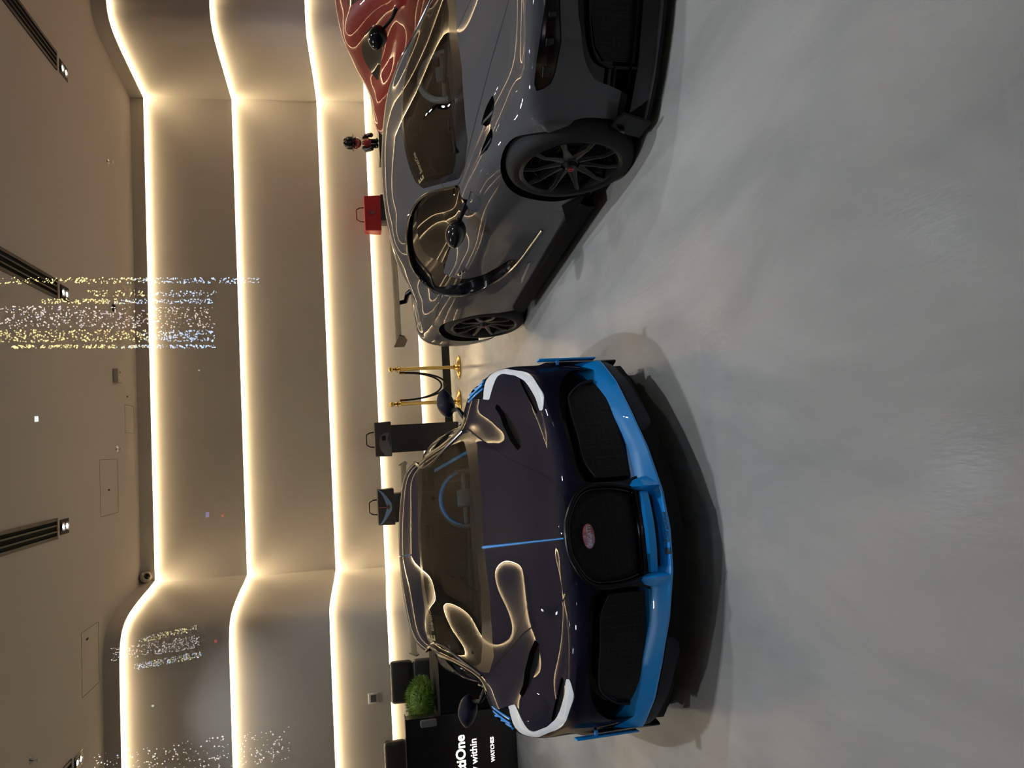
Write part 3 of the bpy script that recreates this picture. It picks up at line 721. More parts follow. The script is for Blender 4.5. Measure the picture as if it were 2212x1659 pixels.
    S.seam(lambda x, y, z: np.maximum(sdf(crs, x, np.abs(y)), .5-z), w=.0025)
    S.seam(lambda x, y, z: np.maximum(sdf([(2.26, .8), (2.24, .7), (2.19, .56), (2.2, .3), (2.15, .1), (0, .1), (0, .8)], x, z), .5-np.abs(y)), w=.002)
    S.make('gap', 'panel_gaps', M_gap, car)
    S.cut(lambda x, y, z: np.maximum(z-.20-.12*np.clip((3.3-x)/.3, 0, 1)*0, 3.05-x), 'low'); S.make('low', 'lower_bumper', M_matt, car)
    S.make('body', 'body_shell', M_greyp, car)
    def lx(y): return float(np.interp(abs(y), [0, .2, .43, .63, .80, .90, .96], [3.62, 3.60, 3.51, 3.39, 3.25, 3.13, 3.04]))
    V = []; F = []
    for y in np.linspace(-.95, .95, 45):
        x = lx(y); V += [(x-.08, y*.99, .13), (x-.03, y, .075), (x+.012, y, .062), (x+.012, y, .045), (x-.4, y*.96, .04)]
    for i in range(44):
        for q in range(4): F.append((i*5+q, i*5+q+1, (i+1)*5+q+1, (i+1)*5+q))
    mobj('splitter', V, F, M_matt, car)
    for sd in (-1, 1):
        MB().prism([(3.12, .05), (3.16, .20), (3.02, .24), (2.99, .06)], 0, .014, lambda a, b, h: (a, sd*(.925+h+(.24-b)*.12), b)).build('corner_fin', M_carbon, car)
    # wing
    V = []; F = []
    for y in np.linspace(-.86, .86, 21): V += [(-.58, y, 1.03), (-.66, y, 1.05), (-.92, y, 1.062), (-.92, y, 1.045), (-.66, y, 1.02)]
    for i in range(20):
        for q in range(5): F.append((i*5+q, i*5+(q+1) % 5, (i+1)*5+(q+1) % 5, (i+1)*5+q))
    for k0 in (0, 100): F.append(tuple(k0+i for i in range(5)))
    wg = mobj('rear_wing', V, F, M_carbon, car)
    for sd in (-1, 1):
        MB().prism([(-.56, 1.05), (-.94, 1.08), (-.94, .98), (-.72, .965), (-.60, 1.0)], -.005, .005, lambda a, b, h: (a, sd*.865+h, b)).build('end_plate', M_carbon, wg)
        MB().tube([(-.45, sd*.42, .86), (-.56, sd*.46, .95), (-.66, sd*.50, .965), (-.68, sd*.51, 1.03)], [.028, .024, .022, .02], 10).build('wing_strut', M_carbon, wg)
    MB().tube([(2.19, -.60, .862), (2.2, -.35, .873), (2.2, -.1, .878)], [.010, .009, .008], 8).tube([(2.2, .1, .87), (2.15, -.1, .89)], .012, 8).box((2.19, -.42, .885), (.04, .07, .015)).build('wiper', M_matt, car)
    text_obj('screen_letters', 'EmiratiOne', .034, M_gold, car, None, (0, -1, 0), (0, 0, 1), .0004, warp=lambda a, b, c: (1.722-b*1.6-a*.17, -.465+a, surfz(1.722-b*1.6-a*.17, -.465+a, .010)))
    text_obj('screen_emblem', 'E', .06, M_gold, car, None, (0, -1, 0), (0, 0, 1), .0004, warp=lambda a, b, c: (1.725-b*1.8-a*.2, -.515+a, surfz(1.725-b*1.8-a*.2, -.515+a, .011)), bold=.002)
    interior(car)
    M_film = pmat('plastic_film', (.34, .37, .36), .25, coat=.4); add_noise(M_film, 18, .2, (.2, .22, .21), (.42, .45, .44), bump=.8)
    st = steering(car, 1.60, .34, .80, cover=M_film)
    MB().tube([(-.004, .185*math.cos(a), .175*math.sin(a)) for a in np.linspace(0, 2*math.pi, 41)[:-1]], .024, 10, True).build('film_cover', M_film, st)
    seat(car, 1.05, .36, M_leather); s2 = seat(car, 1.05, -.36, M_leather)
    bm = bmesh.new(); bmesh.ops.create_icosphere(bm, subdivisions=4, radius=1); random.seed(4)
    from mathutils import noise
    for v in bm.verts:
        n = noise.fractal(v.co*1.7, 1, 2, 4)*.28; v.co = Vector((v.co.x*.24*(1+n), v.co.y*.24*(1+n), v.co.z*.17*(1+n)))
    MB().bm(bm, (.20, .0, .50)).build('plastic_cover', M_film, s2)
    MB().box((1.25, 0, .14), (3.6, 1.25, .10), None, .02).build('underbody', M_matt, car)
    MB().box((2.75, 0, .42), (1.0, 1.05, .36), None, .05).build('front_bulkhead', M_gap, car)
    for sd in (-1, 1):
        wheel(car, AF[0], sd*.845, .343, .343, .266, .285, sd); wheel(car, 0, sd*.81, .357, .357, .28, .355, sd)
        for cx, cz, r in ((*AF, .377), (*AR, .398)):
            MB().lathe([(r, 0), (r, .29)], 48, 'y', (cx, .58 if sd > 0 else -.87, cz)).build('wheel_well', M_gap, car)
    return car
def red_car():
    car = empty('sports_car', (4.52, 8.05, 0), -1.57, 'glossy red car with black mirror, mostly hidden behind the grey hypercar', 'car')
    S = car_shell('grey', .05); S.V[:, 2] *= 1.24; S.V[:, 1] *= .98
    S.cut(cyl(2.711, .36, .40), 'x1'); S.cut(cyl(0, .36, .42), 'x2')
    ws = mirp([(2.13, 0), (2.12, .24), (2.08, .45), (2.0, .62), (1.93, .64), (1.6, .585), (1.4, .54), (1.3, .50), (1.30, .40), (1.34, .2), (1.35, 0)])
    S.cut(topv(ws, .8), 'ws'); S.make('ws', 'windscreen', pmat('dark_glass', (.01, .01, .01), .03, coat=1), car)
    S.cut(sidev([(1.42, 1.10), (1.2, 1.24), (.8, 1.26), (.5, 1.15), (.6, 1.09)], .4, smooth=4), 'sg')
    for sd in (-1, 1): S.make('sg', 'side_window', MATS['dark_glass'], car, side=sd)
    S.make('body', 'body_shell', M_redp, car)
    for sd in (-1, 1):
        mirror(car, sd, M_black, (1.86, .82, 1.0), (1.68, 1.0, 1.16), (.10, .11, .085))
        wheel(car, 2.711, sd*.82, .36, .36, .28, .27, sd, 5); wheel(car, 0, sd*.80, .36, .36, .28, .30, sd, 5)
    MB().box((1.3, 0, .3), (4.0, 1.5, .3), None, .02).build('underbody', M_matt, car)

# ------------------------------------------------------------------ room shell
LEFT = [(-9, 9.42), (-2.35, 9.42), (-2.16, 9.435), (-2.0, 9.49), (-1.90, 9.58), (-1.83, 9.72), (-1.77, 9.97), (-1.71, 10.35), (-1.67, 10.71), (-1.62, 11.08)]
RIGHT = [(5.06, 11.08), (5.10, 10.7), (5.14, 10.35), (5.18, 10.0), (5.23, 9.73), (5.29, 9.58), (5.38, 9.48), (5.52, 9.43), (5.7, 9.42), (9, 9.42)]
def smooth_path(d):
    P = LEFT+RIGHT; P = [np.array(p) for p in P]; out = []
    # offset outward (away from the room) by d
    n = len(P)
    for i, p in enumerate(P):
        a = P[i]-P[i-1] if i else P[1]-P[0]; b = P[i+1]-P[i] if i < n-1 else P[-1]-P[-2]
        na = np.array([-a[1], a[0]])/np.linalg.norm(a); nb = np.array([-b[1], b[0]])/np.linalg.norm(b)
        m = na+nb; m /= np.linalg.norm(m); k = min(1.6, 1/max(.3, m@na)); out.append(tuple(p+m*d*k))
    q = cr(out[1:9], 4, False)+out[9:11]+cr(out[11:18], 4, False)
    return [out[0]]+q+[out[-2], out[-1]] if False else [out[0]]+q+[out[-1]]
STEP = .045
def zat(p, z_far, z_near):
    t = min(1, max(0, (11.0-p[1])/1.3)); return z_far+(z_near-z_far)*t
TIERS = [(4.33, 4.33), (4.16, 4.16), (2.99, 3.0), (1.80, 1.86), (1.105, 1.175), (.46, .49), (.0, .0)]
def ribbon(path_a, za, path_b, zb):
    V = [(p[0], p[1], zat(p, *za)) for p in path_a]+[(p[0], p[1], zat(p, *zb)) for p in path_b]; n = len(path_a)
    return V, [(i, i+1, n+i+1, n+i) for i in range(n-1)]
def room():
    tag(mobj('floor', [(-9, -.6, 0), (9, -.6, 0), (9, 12, 0), (-9, 12, 0)], [(0, 1, 2, 3)], M_floor), kind='structure')
    # ceiling with rectangular openings for the grilles is a thin slab
    tag(MB().box((0, 5.7, 4.38), (18, 12.6, .10)).build('ceiling', M_ceil), kind='structure')
    m = MB()
    for k in range(6):
        p = smooth_path(STEP*k); zt, zb = TIERS[k], TIERS[k+1]
        V, F = ribbon(p, (zt[0]+(.06 if 0 < k else 0), zt[1]+(.06 if 0 < k else 0)), p, zb); m.add(V, F)
        if k < 5:
            p2 = smooth_path(STEP*(k+1)); V, F = ribbon(p, zb, smooth_path(STEP*k+.010), zb); m.add(V, F)
            q = smooth_path(STEP*k+.010); up = (zb[0]+.055, zb[1]+.055); V, F = ribbon(q, zb, q, up); m.add(V, F)
            V, F = ribbon(q, up, p2, up); m.add(V, F)
    tag(m.build('wall_back', M_wall, ang=25), kind='structure')
    tag(mobj('wall_left', [(-9, -.6, 0), (-9, 12, 0), (-9, 12, 4.4), (-9, -.6, 4.4)], [(0, 1, 2, 3)], M_wall), kind='structure')
    tag(mobj('wall_right', [(9, -.6, 0), (9, 12, 0), (9, 12, 4.4), (9, -.6, 4.4)], [(0, 1, 2, 3)], M_wall), kind='structure')
    names = ['ceiling bulkhead', 'tall top panel', 'second panel from the ceiling', 'third panel from the ceiling', 'lowest wide panel above the floor']
    for k in range(5):
        zb = TIERS[k+1]; a = smooth_path(STEP*k+.014); b = smooth_path(STEP*k+.030)
        up = (zb[0]+.012, zb[1]+.012); up2 = (zb[0]+.012, zb[1]+.012)
        V, F = ribbon(a, up, b, up2); V2, F2 = ribbon(a, (up[0]+.01, up[1]+.01), b, (up[0]+.01, up[1]+.01))
        mm = MB().add(V, F)
        o = mm.build('led_strip', M_strip, smooth=False)
        tag(o, 'warm glowing light strip hidden under the '+names[k], 'light strip', 'warm light strips in the stepped wall')
    p = smooth_path(STEP*5-.012); V, F = ribbon(p, (.115, .115), p, (0, 0)); q = smooth_path(STEP*5); V2, F2 = ribbon(p, (.115, .115), q, (.115, .115))
    tag(MB().add(V, F).add(V2, F2).build('baseboard_back', M_matt), kind='structure')
room()
# linear grilles and twin spots
def slots():
    g0 = None
    metal = pmat('bronze_metal', (.05, .044, .04), .4, metal=.5)
    lab = ['long dark slotted ceiling grille at the far right', 'long dark slotted ceiling grille above the grey car', 'long dark slotted ceiling grille above the navy car', 'long dark slotted ceiling grille at the left edge']
    sl = ['small square twin ceiling spot beyond the far right grille', 'small square twin ceiling spot beyond the grille above the grey car', 'small square twin ceiling spot beyond the grille above the navy car', 'small square twin ceiling spot beyond the left edge grille']
    for i, (x, y1) in enumerate(((4.15, 8.3), (1.745, 8.22), (-.61, 8.12), (-2.97, 8.40))):
        e = empty('ceiling_grille', (x, y1, 4.33), 0, lab[i], 'grille', 'linear ceiling grilles')
        L = 4.2
        fr = MB()
        for (c, w) in ((-.085, .03), (-.0285, .014), (.0285, .014), (.085, .03)): fr.box((c, -L/2, -.006), (w, L, .014))
        for y in (-.012, -L+.012): fr.box((0, y, -.006), (.2, .024, .014))
        fr.build('grille_frame', metal, e, smooth=False)
        MB().box((0, -L/2, -.001), (.19, L-.02, .003)).build('slot', M_gap, e, smooth=False)
        s = empty('ceiling_spot', (x, y1+.2, 4.33), 0, sl[i], 'spotlight', 'square twin ceiling spots')
        spot_fixture(s)
        for j, yy in enumerate((6.2, 3.4, 1.6)):
            s2 = empty('ceiling_spot', (x, yy-.0, 4.33), 0, 'small square twin ceiling spot out of view above the cars', 'spotlight', 'twin spots nearer the window')
            spot_fixture(s2)
    for x, y, nm in ((3.72, 9.98, 'chrome ceiling sprinkler above the red bag'), (.15, 10.11, 'chrome ceiling sprinkler above the grey bag'), (-2.52, 7.46, 'chrome ceiling sprinkler by the left spot')):
        e = empty('sprinkler', (x, y, 4.33), 0, nm, 'sprinkler', 'ceiling sprinklers')
        MB().lathe([(0, -.012), (.035, -.010), (.042, 0)], 20).build('escutcheon', M_chrome, e)
        MB().tube([(0, 0, 0), (0, 0, -.05)], .008, 8).lathe([(0, -.055), (.022, -.056), (.022, -.06), (0, -.062)], 12).build('sprinkler_head', M_chrome, e)
    e = empty('emergency_light', (1.05, 10.1, 4.33), 0, 'small square emergency light box on the ceiling over the brass posts', 'light')
    MB().box((0, 0, -.03), (.17, .17, .06), None, .006).build('housing', pmat('white_plastic', (.5, .46, .4), .4), e)
    for q in (-1, 1): MB().lathe([(0, -.064), (.014, -.064), (.016, -.058)], 12, 'z', (q*.045, 0, 0)).build('lamp', pmat('lamp_reflector', (.8, .6, .4), .2, metal=1), e)
    tag(MB().lathe([(0, -.035), (.03, -.03), (.05, -.012), (.055, 0)], 20, 'z', (1.90, 10.08, 4.33)).build('smoke_detector', M_black), 'small dark dome detector on the ceiling above the grey car wing', 'detector')
    e = empty('security_camera', (-1.55, 11.0, 4.25), 0, 'white dome security camera in the upper left corner of the recess', 'camera')
    MB().sphere((0, 0, 0), .075, (1, 1, 1)).build('camera_body', pmat('camera_white', (.55, .5, .45), .4), e)
    MB().sphere((.015, -.052, -.03), .042).build('lens', M_black, e)
    for x, y, w, d, nm in ((.83, 10.62, .02, .05, 'tiny dark slot in the ceiling near the emergency light'), (-.33, 9.77, .02, .06, 'tiny dark slot in the ceiling panel over the blue bag'), (-1.85, 8.93, .02, .06, 'tiny dark slot in the ceiling left of the recess')):
        tag(MB().box((x, y, 4.329), (w, d, .004)).build('ceiling_sensor', M_matt), nm, 'sensor', 'tiny ceiling sensors')
    gl = pmat('access_joint', (.2, .17, .15), .8)
    for x0, x1, y0, y1 in ((-.62, .03, 9.45, 10.13), (.36, .72, 10.5, 10.9), (-2.4, -1.75, 8.75, 9.3)):
        m = MB()
        for a, b, c, d in ((x0, x1, y0, y0), (x0, x1, y1, y1), (x0, x0, y0, y1), (x1, x1, y0, y1)): m.box(((a+b)/2, (c+d)/2, 4.3295), (max(.005, b-a), max(.005, d-c), .003))
        tag(m.build('trim_1', gl, smooth=False), kind='structure')
def spot_fixture(s):
    MB().box((0, 0, .0), (.15, .235, .012)).build('housing', M_black, s, smooth=False)
    MB().box((0, 0, -.007), (.125, .205, .004)).build('reflector_tray', pmat('tray_dark', (.01, .01, .014), .1, metal=.6), s, smooth=False)
    led = emat('spot_led', (.82, .88, 1.0), 60, False)
    for q in (-1, 1):
        MB().lathe([(0, -.012), (.014, -.012), (.024, -.0105)], 16, 'z', (0, q*.05, 0)).build('led_lens', led, s)
        MB().lathe([(.03, -.0105), (.042, -.018), (.044, -.010)], 20, 'z', (0, q*.05, 0)).build('reflector_ring', M_chrome, s)
        L = bpy.data.lights.new('spot', 'SPOT'); L.energy = LIGHT_DOWN/2*(.45 if s.location.x < -2.5 else 1)*(.6 if s.location.y > 8 else .55 if s.location.y > 5 else 1.15 if s.location.y > 3 else .08); L.spot_size = R(100); L.spot_blend = .8; L.shadow_soft_size = .028; L.color = (.90, .94, 1.0)
        o = bpy.data.objects.new('spot_lamp', L); link(o, s); o.location = (0, q*.05, -.03)
slots()
# ------------------------------------------------------------------ furniture
def stanchion(x, y, label):
    e = empty('stanchion', (x, y, 0), 0, label, 'stanchion', 'brass rope stanchions')
    MB().lathe([(0, 0), (.155, 0), (.162, .006), (.162, .018), (.155, .026), (.12, .034), (.07, .045), (.035, .062), (.028, .085), (0, .085)], 40).build('base', M_brass, e)
    MB().lathe([(.0245, .06), (.0245, .80), (.030, .81), (.030, .83), (.022, .84), (.022, .86), (.030, .868), (.030, .885), (.017, .895), (.017, .915)], 24).build('post', M_brass, e)
    MB().sphere((0, 0, .945), .036).build('finial', M_brass, e)
    for a in range(4): MB().tube([(.026*math.cos(a*math.pi/2), .026*math.sin(a*math.pi/2), .85), (.05*math.cos(a*math.pi/2), .05*math.sin(a*math.pi/2), .86)], .006, 8).build('rope_hook', M_brass, e)
    return e
def stanchions():
    P = [(1.03, 10.36), (.56, 10.47)]
    stanchion(*P[0], 'right brass stanchion with ball top holding the sagging black rope')
    stanchion(*P[1], 'brass stanchion with ball top next to the grey bag pedestal')
    stanchion(4.07, 9.1, 'brass ball top of a stanchion near the red car')
    stanchion(3.67, 8.88, 'brass ball top of a stanchion in front of the figurine pedestal')
    for k, (dy, sag, lab) in enumerate(((0, .64, 'black velvet rope hanging deepest between the two brass stanchions'), (.05, .58, 'second black velvet rope hanging just above the deepest one'))):
        a = np.array([P[0][0]-.05, P[0][1]+dy, .83]); b = np.array([P[1][0]+.05, P[1][1]+dy, .83]); pts = []
        for t in np.linspace(0, 1, 40):
            u = .5-.5*math.cos(math.pi*t); pts.append(tuple(a+(b-a)*u-np.array([0, 0, sag*math.sin(math.pi*t)**.9])))
        e = empty('rope', (0, 0, 0), 0, lab, 'rope', 'black ropes')
        MB().tube(pts, .0125, 10).build('rope_body', M_matt, e)
        MB().tube([pts[0], pts[1]], .016, 10).build('rope_end', M_brass, e); MB().tube([pts[-1], pts[-2]], .016, 10).build('rope_end', M_brass, e)
def bag(x, y, z, w, label, body, kind):
    e = empty('handbag', (x, y, z), 0, label, 'handbag')
    m = MB(); bm = bmesh.new(); bmesh.ops.create_cube(bm, size=1)
    bmesh.ops.subdivide_edges(bm, edges=bm.edges[:], cuts=5, use_grid_fill=True)
    for v in bm.verts:
        x0, y0, z0 = v.co; hw = w/2; hd = .13
        r = 1-.10*max(0, abs(2*z0))**4; v.co = Vector((x0*2*hw*(.985+.03*(.5-z0)), y0*2*hd*(1-.12*(z0+.5))*(1+.06*math.cos(x0*3)), (z0+.5)*.235))
    bmesh.ops.bevel(bm, geom=[q for q in bm.edges if q.calc_face_angle(0) > .8], offset=.014, segments=3, affect='EDGES', profile=.5)
    m.bm(bm); b = m.build('bag_body', body, e, ang=60)
    h = .235
    MB().tube([(-.105, -.02, h-.005), (-.10, -.02, h+.06), (-.075, -.02, h+.105), (-.06, -.02, h+.11), (.06, -.02, h+.11), (.075, -.02, h+.105), (.10, -.02, h+.06), (.105, -.02, h-.005)], .0095, 10).build('handle', M_black if kind != 'red' else pmat('dark_red_leather', (.12, .01, .012), .4), e)
    return e, b
def pedestal(x, y, w, d, h, label):
    tag(MB().box((x, y, h/2), (w, d, h), None, .004).build('pedestal', pmat('pedestal_black', (.007, .006, .006), .35)), label, 'pedestal', 'black display pedestals')
def displays():
    Y = 10.76
    pedestal(.09, Y+.15, .39, .30, .955, 'black pedestal under the plain grey and black bag')
    pedestal(-.875, Y+.15, .40, .30, .955, 'black pedestal under the bag with blue stripes, behind the navy car roof')
    pedestal(3.42, Y+.15, .38, .30, .955, 'black pedestal under the red bag')
    pedestal(4.36, Y+.02, .56, .36, .945, 'wide black pedestal under the small hatted figurine')
    zc = .9555
    # grey bag
    e, b = bag(.092, Y+.13, zc, .485, 'black and grey leather bag with upright handle on the pedestal right of the navy roof', pmat('charcoal_leather', (.022, .018, .017), .5), 'grey')
    gr = pmat('grey_canvas', (.085, .08, .085), .7)
    MB().prism(cr([(-.235, .01), (-.1, .008), (.07, .01), (.09, .07), (.06, .14), (-.02, .17), (-.12, .165), (-.2, .12), (-.235, .08)], 4), 0, .004, lambda a, c, h: (a, -.132-h+.03*(c/.235)*.3, c)).build('front_panel', gr, e)
    text_obj('emblem', 'EB', .065, M_gap, e, (-.02, -.1375, .085), (1, 0, 0), (0, 0, 1), .002, bold=.002)
    e, b = bag(-.855, Y+.13, zc, .50, 'black bag with blue curved stripes and small oval badge, directly above the navy car roof', pmat('black_bag_leather', (.012, .010, .010), .5), 'blue')
    bl = pmat('steel_blue_leather', (.10, .19, .34), .5)
    for sg in (-1, 1):
        m = MB(); n = 14; V = []; F = []
        for i in range(n):
            t = i/(n-1); xx = sg*.24*(1-t); zz = .222-.16*t**.6; w2 = .012+.035*t
            V += [(xx, -.1345+.008*(zz/.235), zz+w2*.9), (xx, -.138+.008*(zz/.235), zz), (xx, -.1345, zz-w2)]
        for i in range(n-1):
            for q in range(2): F.append((i*3+q, i*3+q+1, i*3+4+q, i*3+3+q))
        m.add(V, F); m.build('blue_stripe', bl, e)
    MB().box((0, -.136, .165), (.006, .004, .10)).build('centre_piping', pmat('pink_piping', (.5, .12, .12), .5), e)
    MB().prism([(.034*math.cos(a), .020*math.sin(a)) for a in np.linspace(0, 6.28, 25)[:-1]], 0, .008, lambda a, c, h: (a, -.138-h, .085+c)).build('badge', pmat('dark_red_badge', (.09, .03, .03), .4), e)
    e, b = bag(3.34, Y+.13, zc, .51, 'bright red leather bag with shield emblem and dark red handle', pmat('red_leather', (.26, .010, .012), .5, spec=.3), 'red')
    MB().prism([(-.026, .04), (.026, .04), (.030, .0), (.018, -.03), (0, -.045), (-.018, -.03), (-.030, 0)], 0, .004, lambda a, c, h: (a, -.136-h, .12+c)).build('shield_emblem', pmat('dark_emblem', (.10, .03, .03), .5), e)
    # small generic figurine with a bowler hat
    f = empty('figurine', (4.36, Y, .946), 0, 'small figurine in black bowler hat, red face and black sleeves', 'figurine')
    rd = pmat('figurine_red', (.20, .012, .02), .2, coat=1)
    bm = bmesh.new(); bmesh.ops.create_uvsphere(bm, u_segments=24, v_segments=16, radius=.082)
    for v in bm.verts: v.co.z *= .92; v.co.x *= 1.05
    MB().bm(bm, (0, 0, .315)).build('head', rd, f)
    for q in (-1, 1): MB().sphere((q*.034, -.075, .33), .016, (1, .6, 1.2), 12).build('eye', M_black, f)
    MB().lathe([(.0, .50), (.05, .495), (.080, .465), (.092, .42), (.092, .37), (.118, .362), (.122, .352), (.09, .35), (0, .35)], 32).build('bowler_hat', M_black, f)
    MB().lathe([(0, .235), (.045, .235), (.068, .20), (.075, .15), (.065, .105), (0, .10)], 24).build('torso', rd, f)
    for q in (-1, 1):
        MB().tube([(q*.06, 0, .215), (q*.105, -.01, .17), (q*.105, -.05, .12)], [.034, .036, .030], 14).sphere((q*.10, -.062, .105), .034, (1, 1, 1), 14).build('arm', M_black, f)
        MB().tube([(q*.035, 0, .12), (q*.036, 0, .03)], [.032, .034], 14).sphere((q*.036, -.02, .022), .04, (1, 1.4, .55), 14).build('leg', M_black, f)
    # reception desk
    d = empty('reception_desk', (-3.2, 7.8, 0), 0, 'black glossy reception desk with glowing white lettering at the left edge', 'desk')
    dk = pmat('desk_black', (.010, .010, .0105), .18, coat=.5)
    MB().box((-.72, .065, .555), (2.38, .13, 1.11), None, .006).build('tall_counter', dk, d, smooth=False)
    tag(MB().box((-2.335, 8.31, .38), (.79, .94, .76), None, .006).box((-2.96, 8.37, .38), (.46, .80, .76), None, .006).build('low_counter', pmat('low_counter_black', (.006, .006, .006), .7, spec=.08), smooth=False), 'low black glossy counter beside the lettered desk, carrying the plant', 'counter')
    MB().box((-.72, .07, 1.113), (2.40, .16, .010), None, .002).build('counter_top', M_black, d, smooth=False)
    le = emat('sign_white', (1.0, .92, .75), 2.2, False); le2 = emat('sign_white_small', (1.0, .9, .86), 1.5, False)
    text_obj('sign_line_name', 'EmiratiOne', .135, le, d, (.255, -.004, .535), (1, 0, 0), (0, 0, 1), .003, align='RIGHT', bold=.003)
    text_obj('sign_line_within', 'y within', .100, le2, d, (.205, -.004, .415), (1, 0, 0), (0, 0, 1), .003, align='RIGHT', bold=.001)
    text_obj('sign_line_watches', 'WATCHES', .052, le2, d, (.195, -.004, .238), (1, 0, 0), (0, 0, 1), .003, align='RIGHT', bold=.0012)
    def chair(x, y, h, w, rz, label):
        c = empty('office_chair', (x, y, 0), rz, label, 'chair', 'black leather office chairs')
        lt = pmat('chair_leather', (.016, .016, .019), .38)
        for i, (z0, z1) in enumerate(((h-.27, h), (h-.53, h-.27))):
            m = MB(); m.box((0, .02-.02*i, (z0+z1)/2), (w, .10, z1-z0), Matrix.Rotation(-.10, 3, 'X'), .045); m.build('backrest', lt, c, ang=70)
        MB().box((0, -.25, .47), (w, .5, .12), None, .04).build('seat', lt, c)
        for q in (-1, 1): MB().tube([(q*(w/2+.02), .0, .50), (q*(w/2+.04), 0, .70), (q*(w/2+.03), -.3, .70)], .02, 8).build('armrest', M_chrome, c)
        MB().tube([(0, -.22, .41), (0, -.22, .09)], .03, 12).build('gas_lift', M_chrome, c)
        m = MB()
        for k in range(5):
            a = k*2*math.pi/5; m.tube([(0, -.22, .10), (.28*math.cos(a), -.22+.28*math.sin(a), .07)], [.025, .015], 8).sphere((.28*math.cos(a), -.22+.28*math.sin(a), .032), .032, (1, 1, 1), 10)
        m.build('star_base', M_matt, c)
    chair(-2.82, 9.33, 1.185, .50, 0, 'black leather chair back beside the green plant, behind the low counter')
    chair(-3.75, 9.33, 1.295, .54, 0, 'black leather chair back cut off at the left edge, taller than the other')
    # plant
    p = empty('potted_plant', (-2.73, 8.30, .762), 0, 'round bright green clipped plant ball on the reception desk', 'plant')
    gm = pmat('plant_green', (.12, .26, .02), .6); add_noise(gm, 9, .25, (.055, .15, .008), (.20, .36, .035))
    random.seed(2); V = []; F = []
    c0 = Vector((0, 0, .135))
    for k in range(5200):
        z = random.uniform(-.75, 1); a = random.uniform(0, 6.283); r = math.sqrt(max(0, 1-z*z)); dr = Vector((r*math.cos(a), r*math.sin(a), z))
        R0 = random.uniform(.135, .178)*(1+.05*math.sin(a*5+z*4)); q = c0+Vector((dr.x*R0*1.42, dr.y*R0*1.2, dr.z*R0*.98)); t = dr.cross(Vector((random.random()-.5, random.random()-.5, random.random()-.5))).normalized()
        d2 = (dr+Vector((random.uniform(-.6, .6), random.uniform(-.6, .6), random.uniform(-.3, .7)))).normalized(); b = len(V); L = random.uniform(.022, .036)
        V += [tuple(q-t*.0028), tuple(q+t*.0028), tuple(q+d2*L)]; F.append((b, b+1, b+2))
    fo = mobj('foliage', V, F, gm, p, smooth=False)
    bm = bmesh.new(); bmesh.ops.create_icosphere(bm, subdivisions=4, radius=1)
    from mathutils import noise
    for v in bm.verts: v.co *= 1+.10*noise.noise(v.co*6)
    for v in bm.verts: v.co = Vector((v.co.x*.195, v.co.y*.16, v.co.z*.132+.135))
    MB().bm(bm).build('inner_growth', gm, p)
    MB().lathe([(0, 0), (.06, 0), (.075, .05), (.07, .05), (0, .045)], 24).build('pot', pmat('pot_grey', (.10, .10, .10), .5), p)
    tag(MB().box((-2.775, 7.766, .89), (.07, .055, .165), Matrix.Rotation(.0, 3, 'Y'), .018).build('card_holder', pmat('pale_grey_plastic', (.12, .12, .13), .4)), 'small rounded grey box on the upper corner of the desk front, below the plant', 'box')
    t = empty('thermostat', (-3.03, 9.42+STEP*3-.002, 1.385), 0, 'small white square wall thermostat left of the navy car', 'thermostat')
    MB().box((0, -.008, 0), (.12, .018, .115), None, .006).build('cover', pmat('thermostat_white', (.55, .54, .52), .4), t)
    MB().box((0, -.0185, 0), (.082, .004, .065)).build('display', pmat('thermostat_display', (.12, .13, .12), .3), t, smooth=False)
stanchions(); displays()
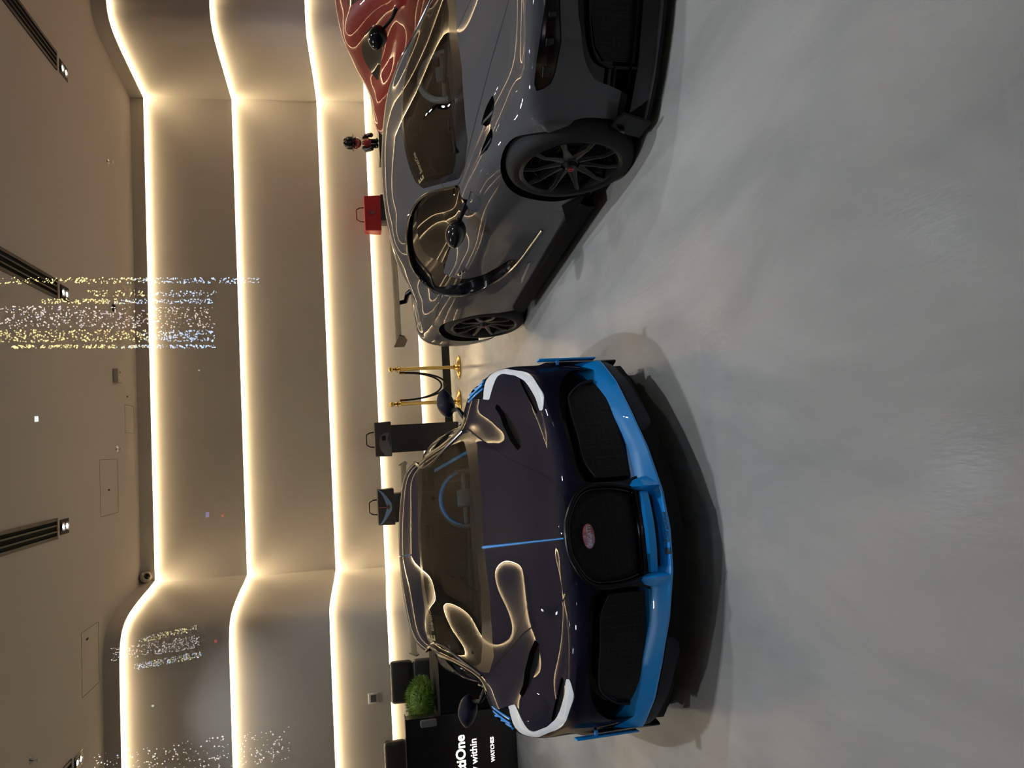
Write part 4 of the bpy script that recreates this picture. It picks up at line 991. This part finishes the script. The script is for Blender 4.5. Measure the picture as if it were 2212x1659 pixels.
# ------------------------------------------------------------------ shop window and what it mirrors from the street
def outside():
    GY = .42
    gl = glassmat('window_glass', (.97, .98, .975), 1.5)
    tag(mobj('window_1', [(-9, GY, 0), (9, GY, 0), (9, GY, 4.33), (-9, GY, 4.33)], [(0, 1, 2, 3)], gl, smooth=False), kind='structure')
    tag(MB().box((0, -14, -.06), (60, 27, .1)).build('ground', pmat('street_paving', (.02, .02, .022), .6)), kind='structure')
    # LED light curtains hung on the buildings across the street
    def curtain(label, x0, x1, z0, z1, y, n, cols, size, seed, slant=0):
        random.seed(seed); V = []; F = []; fm = []
        for k in range(n):
            t = random.random(); z = z0+(z1-z0)*t; x = random.uniform(x0, x1)+slant*t
            b = len(V); s = size*random.uniform(.6, 1.35)
            V += [(x-s, y, z), (x, y, z-s), (x+s, y, z), (x, y, z+s), (x, y+s, z), (x, y-s, z)]
            for (a, c, d) in ((0, 1, 4), (1, 2, 4), (2, 3, 4), (3, 0, 4), (1, 0, 5), (2, 1, 5), (3, 2, 5), (0, 3, 5)): F.append((b+a, b+c, b+d))
            ci = 0 if random.random() < (cols[2] if len(cols) > 2 else 1)*(1.0 if len(cols) < 4 else max(0, min(1, (t-cols[3])*4+.5))) else 1
            fm += [ci]*8
        o = mobj('led_curtain', V, F, None, smooth=False, mats=[cols[0], cols[1]], fm=fm)
        tag(o, label, 'led lights', 'led light curtains outside'); o['kind'] = 'stuff'
    ye = emat('led_yellow', (1, .85, .35), 42, False); bl = emat('led_blue', (.45, .68, 1), 42, False); wh = emat('led_white', (1, .88, .82), 30, False); vi = emat('led_violet', (.55, .6, 1), 26, False)
    Yv = 24.0; Yr = 2*GY-Yv
    # virtual image columns measured behind the pane, mirrored back to the street side
    def mx(px, py):    # direction through the photo -> position on the facade plane
        d = _ray(px, py); return d*(Yv/d.y)
    cur = [(600, 612, 0, 560, 300), (628, 640, 190, 470, 330), (646, 656, 90, 462, 260), (662, 708, 0, 462, 0), (713, 738, 0, 465, 330), (745, 752, 25, 465, 280)]
    num = [300, 120, 230, 520, 480, 270]
    labs = ['sparkling yellow and blue led column, rightmost reflection in the glass', 'short sparkling led column second from the right in the reflection', 'sparkling yellow led column beside the wide white curtain', 'wide pale curtain of scattered white leds in the reflection', 'dense yellow and blue led column left of the white curtain', 'thin yellow and blue led column, leftmost of the reflected group']
    for (y0, y1, x0, x1, xs), n, lb in zip(cur, num, labs):
        a = mx(x1, y0); b = mx(x1, y1); t = mx(x0, (y0+y1)/2); tb = mx(x1, (y0+y1)/2)
        n2 = n
        zt, zb = HC+t.z, HC+a.z; xt = (t.x-tb.x)
        mats = (ye, bl, 1.0, (zt-(HC+mx(xs, y0).z)) and (HC+mx(xs, y0).z-zb)/(zt-zb)) if lb.find('white led') < 0 and 'pale' not in lb else (wh, vi, .9)
        curtain(lb, min(a.x, b.x), max(a.x, b.x), zb, zt, Yr, n2, mats, .021, int(y0), xt)
    # two more groups to the left
    for (y0, y1, x0, x1, n, lb, mt) in ((1350, 1362, 300, 425, 130, 'slanting yellow led band in the upper left reflection', (ye, bl, .8)), (1372, 1400, 240, 430, 330, 'slanting pale led band in the upper left reflection', (wh, vi, .85)), (1406, 1420, 290, 435, 220, 'slanting blue led band in the upper left reflection', (bl, ye, .6)), (1570, 1640, 200, 625, 330, 'loose scattered white leds in the lower left reflection', (wh, vi, .85))):
        a = mx(x1, y0); b = mx(x1, y1); t = mx(x0, y0+(28 if x0 > 210 else 60)); 
        curtain(lb, min(a.x, b.x), max(a.x, b.x), HC+a.z, HC+t.z, Yr, n, mt, .013 if y0 < 1500 else .02, y0, t.x-a.x)
    # street lamp glow and a few signs
    for (px, py, s, c, st, lb) in ((79, 905, .10, (.8, 1, .95), 30, 'bright white street lamp mirrored on the ceiling'), (448, 1112, .10, (.3, .3, 1), 8, 'small violet sign mirrored in the upper wall panel'), (481, 1114, .07, (1, .02, .05), 12, 'small red sign mirrored below the violet sign'), (466, 1385, .07, (1, .02, .05), 12, 'small red sign mirrored beside the slanting leds'), (330, 1525, .06, (.8, 1, .9), 20, 'small white lamp mirrored at the upper left'), (510, 1575, .12, (.35, .6, 1), 7, 'pale blue sign mirrored near the left edge'), (430, 800, .05, (.7, .8, 1), 14, 'small white lamp mirrored below the led columns'), (335, 40, .03, (1, .02, .05), 14, 'tiny red lamp mirrored at the upper right')):
        d = mx(px, py)
        tag(MB().box((d.x, Yr, HC+d.z), (s*1.6 if s > .09 else s, .03, s), None, .01).build('street_sign_light', emat('street_light_%d' % px, c, st, False)), lb, 'light')
def _ray(px, py):
    fw = Vector((math.sin(YAW)*math.cos(PIT), math.cos(YAW)*math.cos(PIT), -math.sin(PIT))); rt = Vector((math.cos(YAW), -math.sin(YAW), 0)); up = rt.cross(fw)
    c, s = math.cos(ROL), math.sin(ROL); r2 = c*rt+s*up; u2 = -s*rt+c*up
    return r2*((829.5-py)/F_PX)+u2*(-(px-1106)/F_PX)+fw
outside()
navy_car(); grey_car(); red_car()
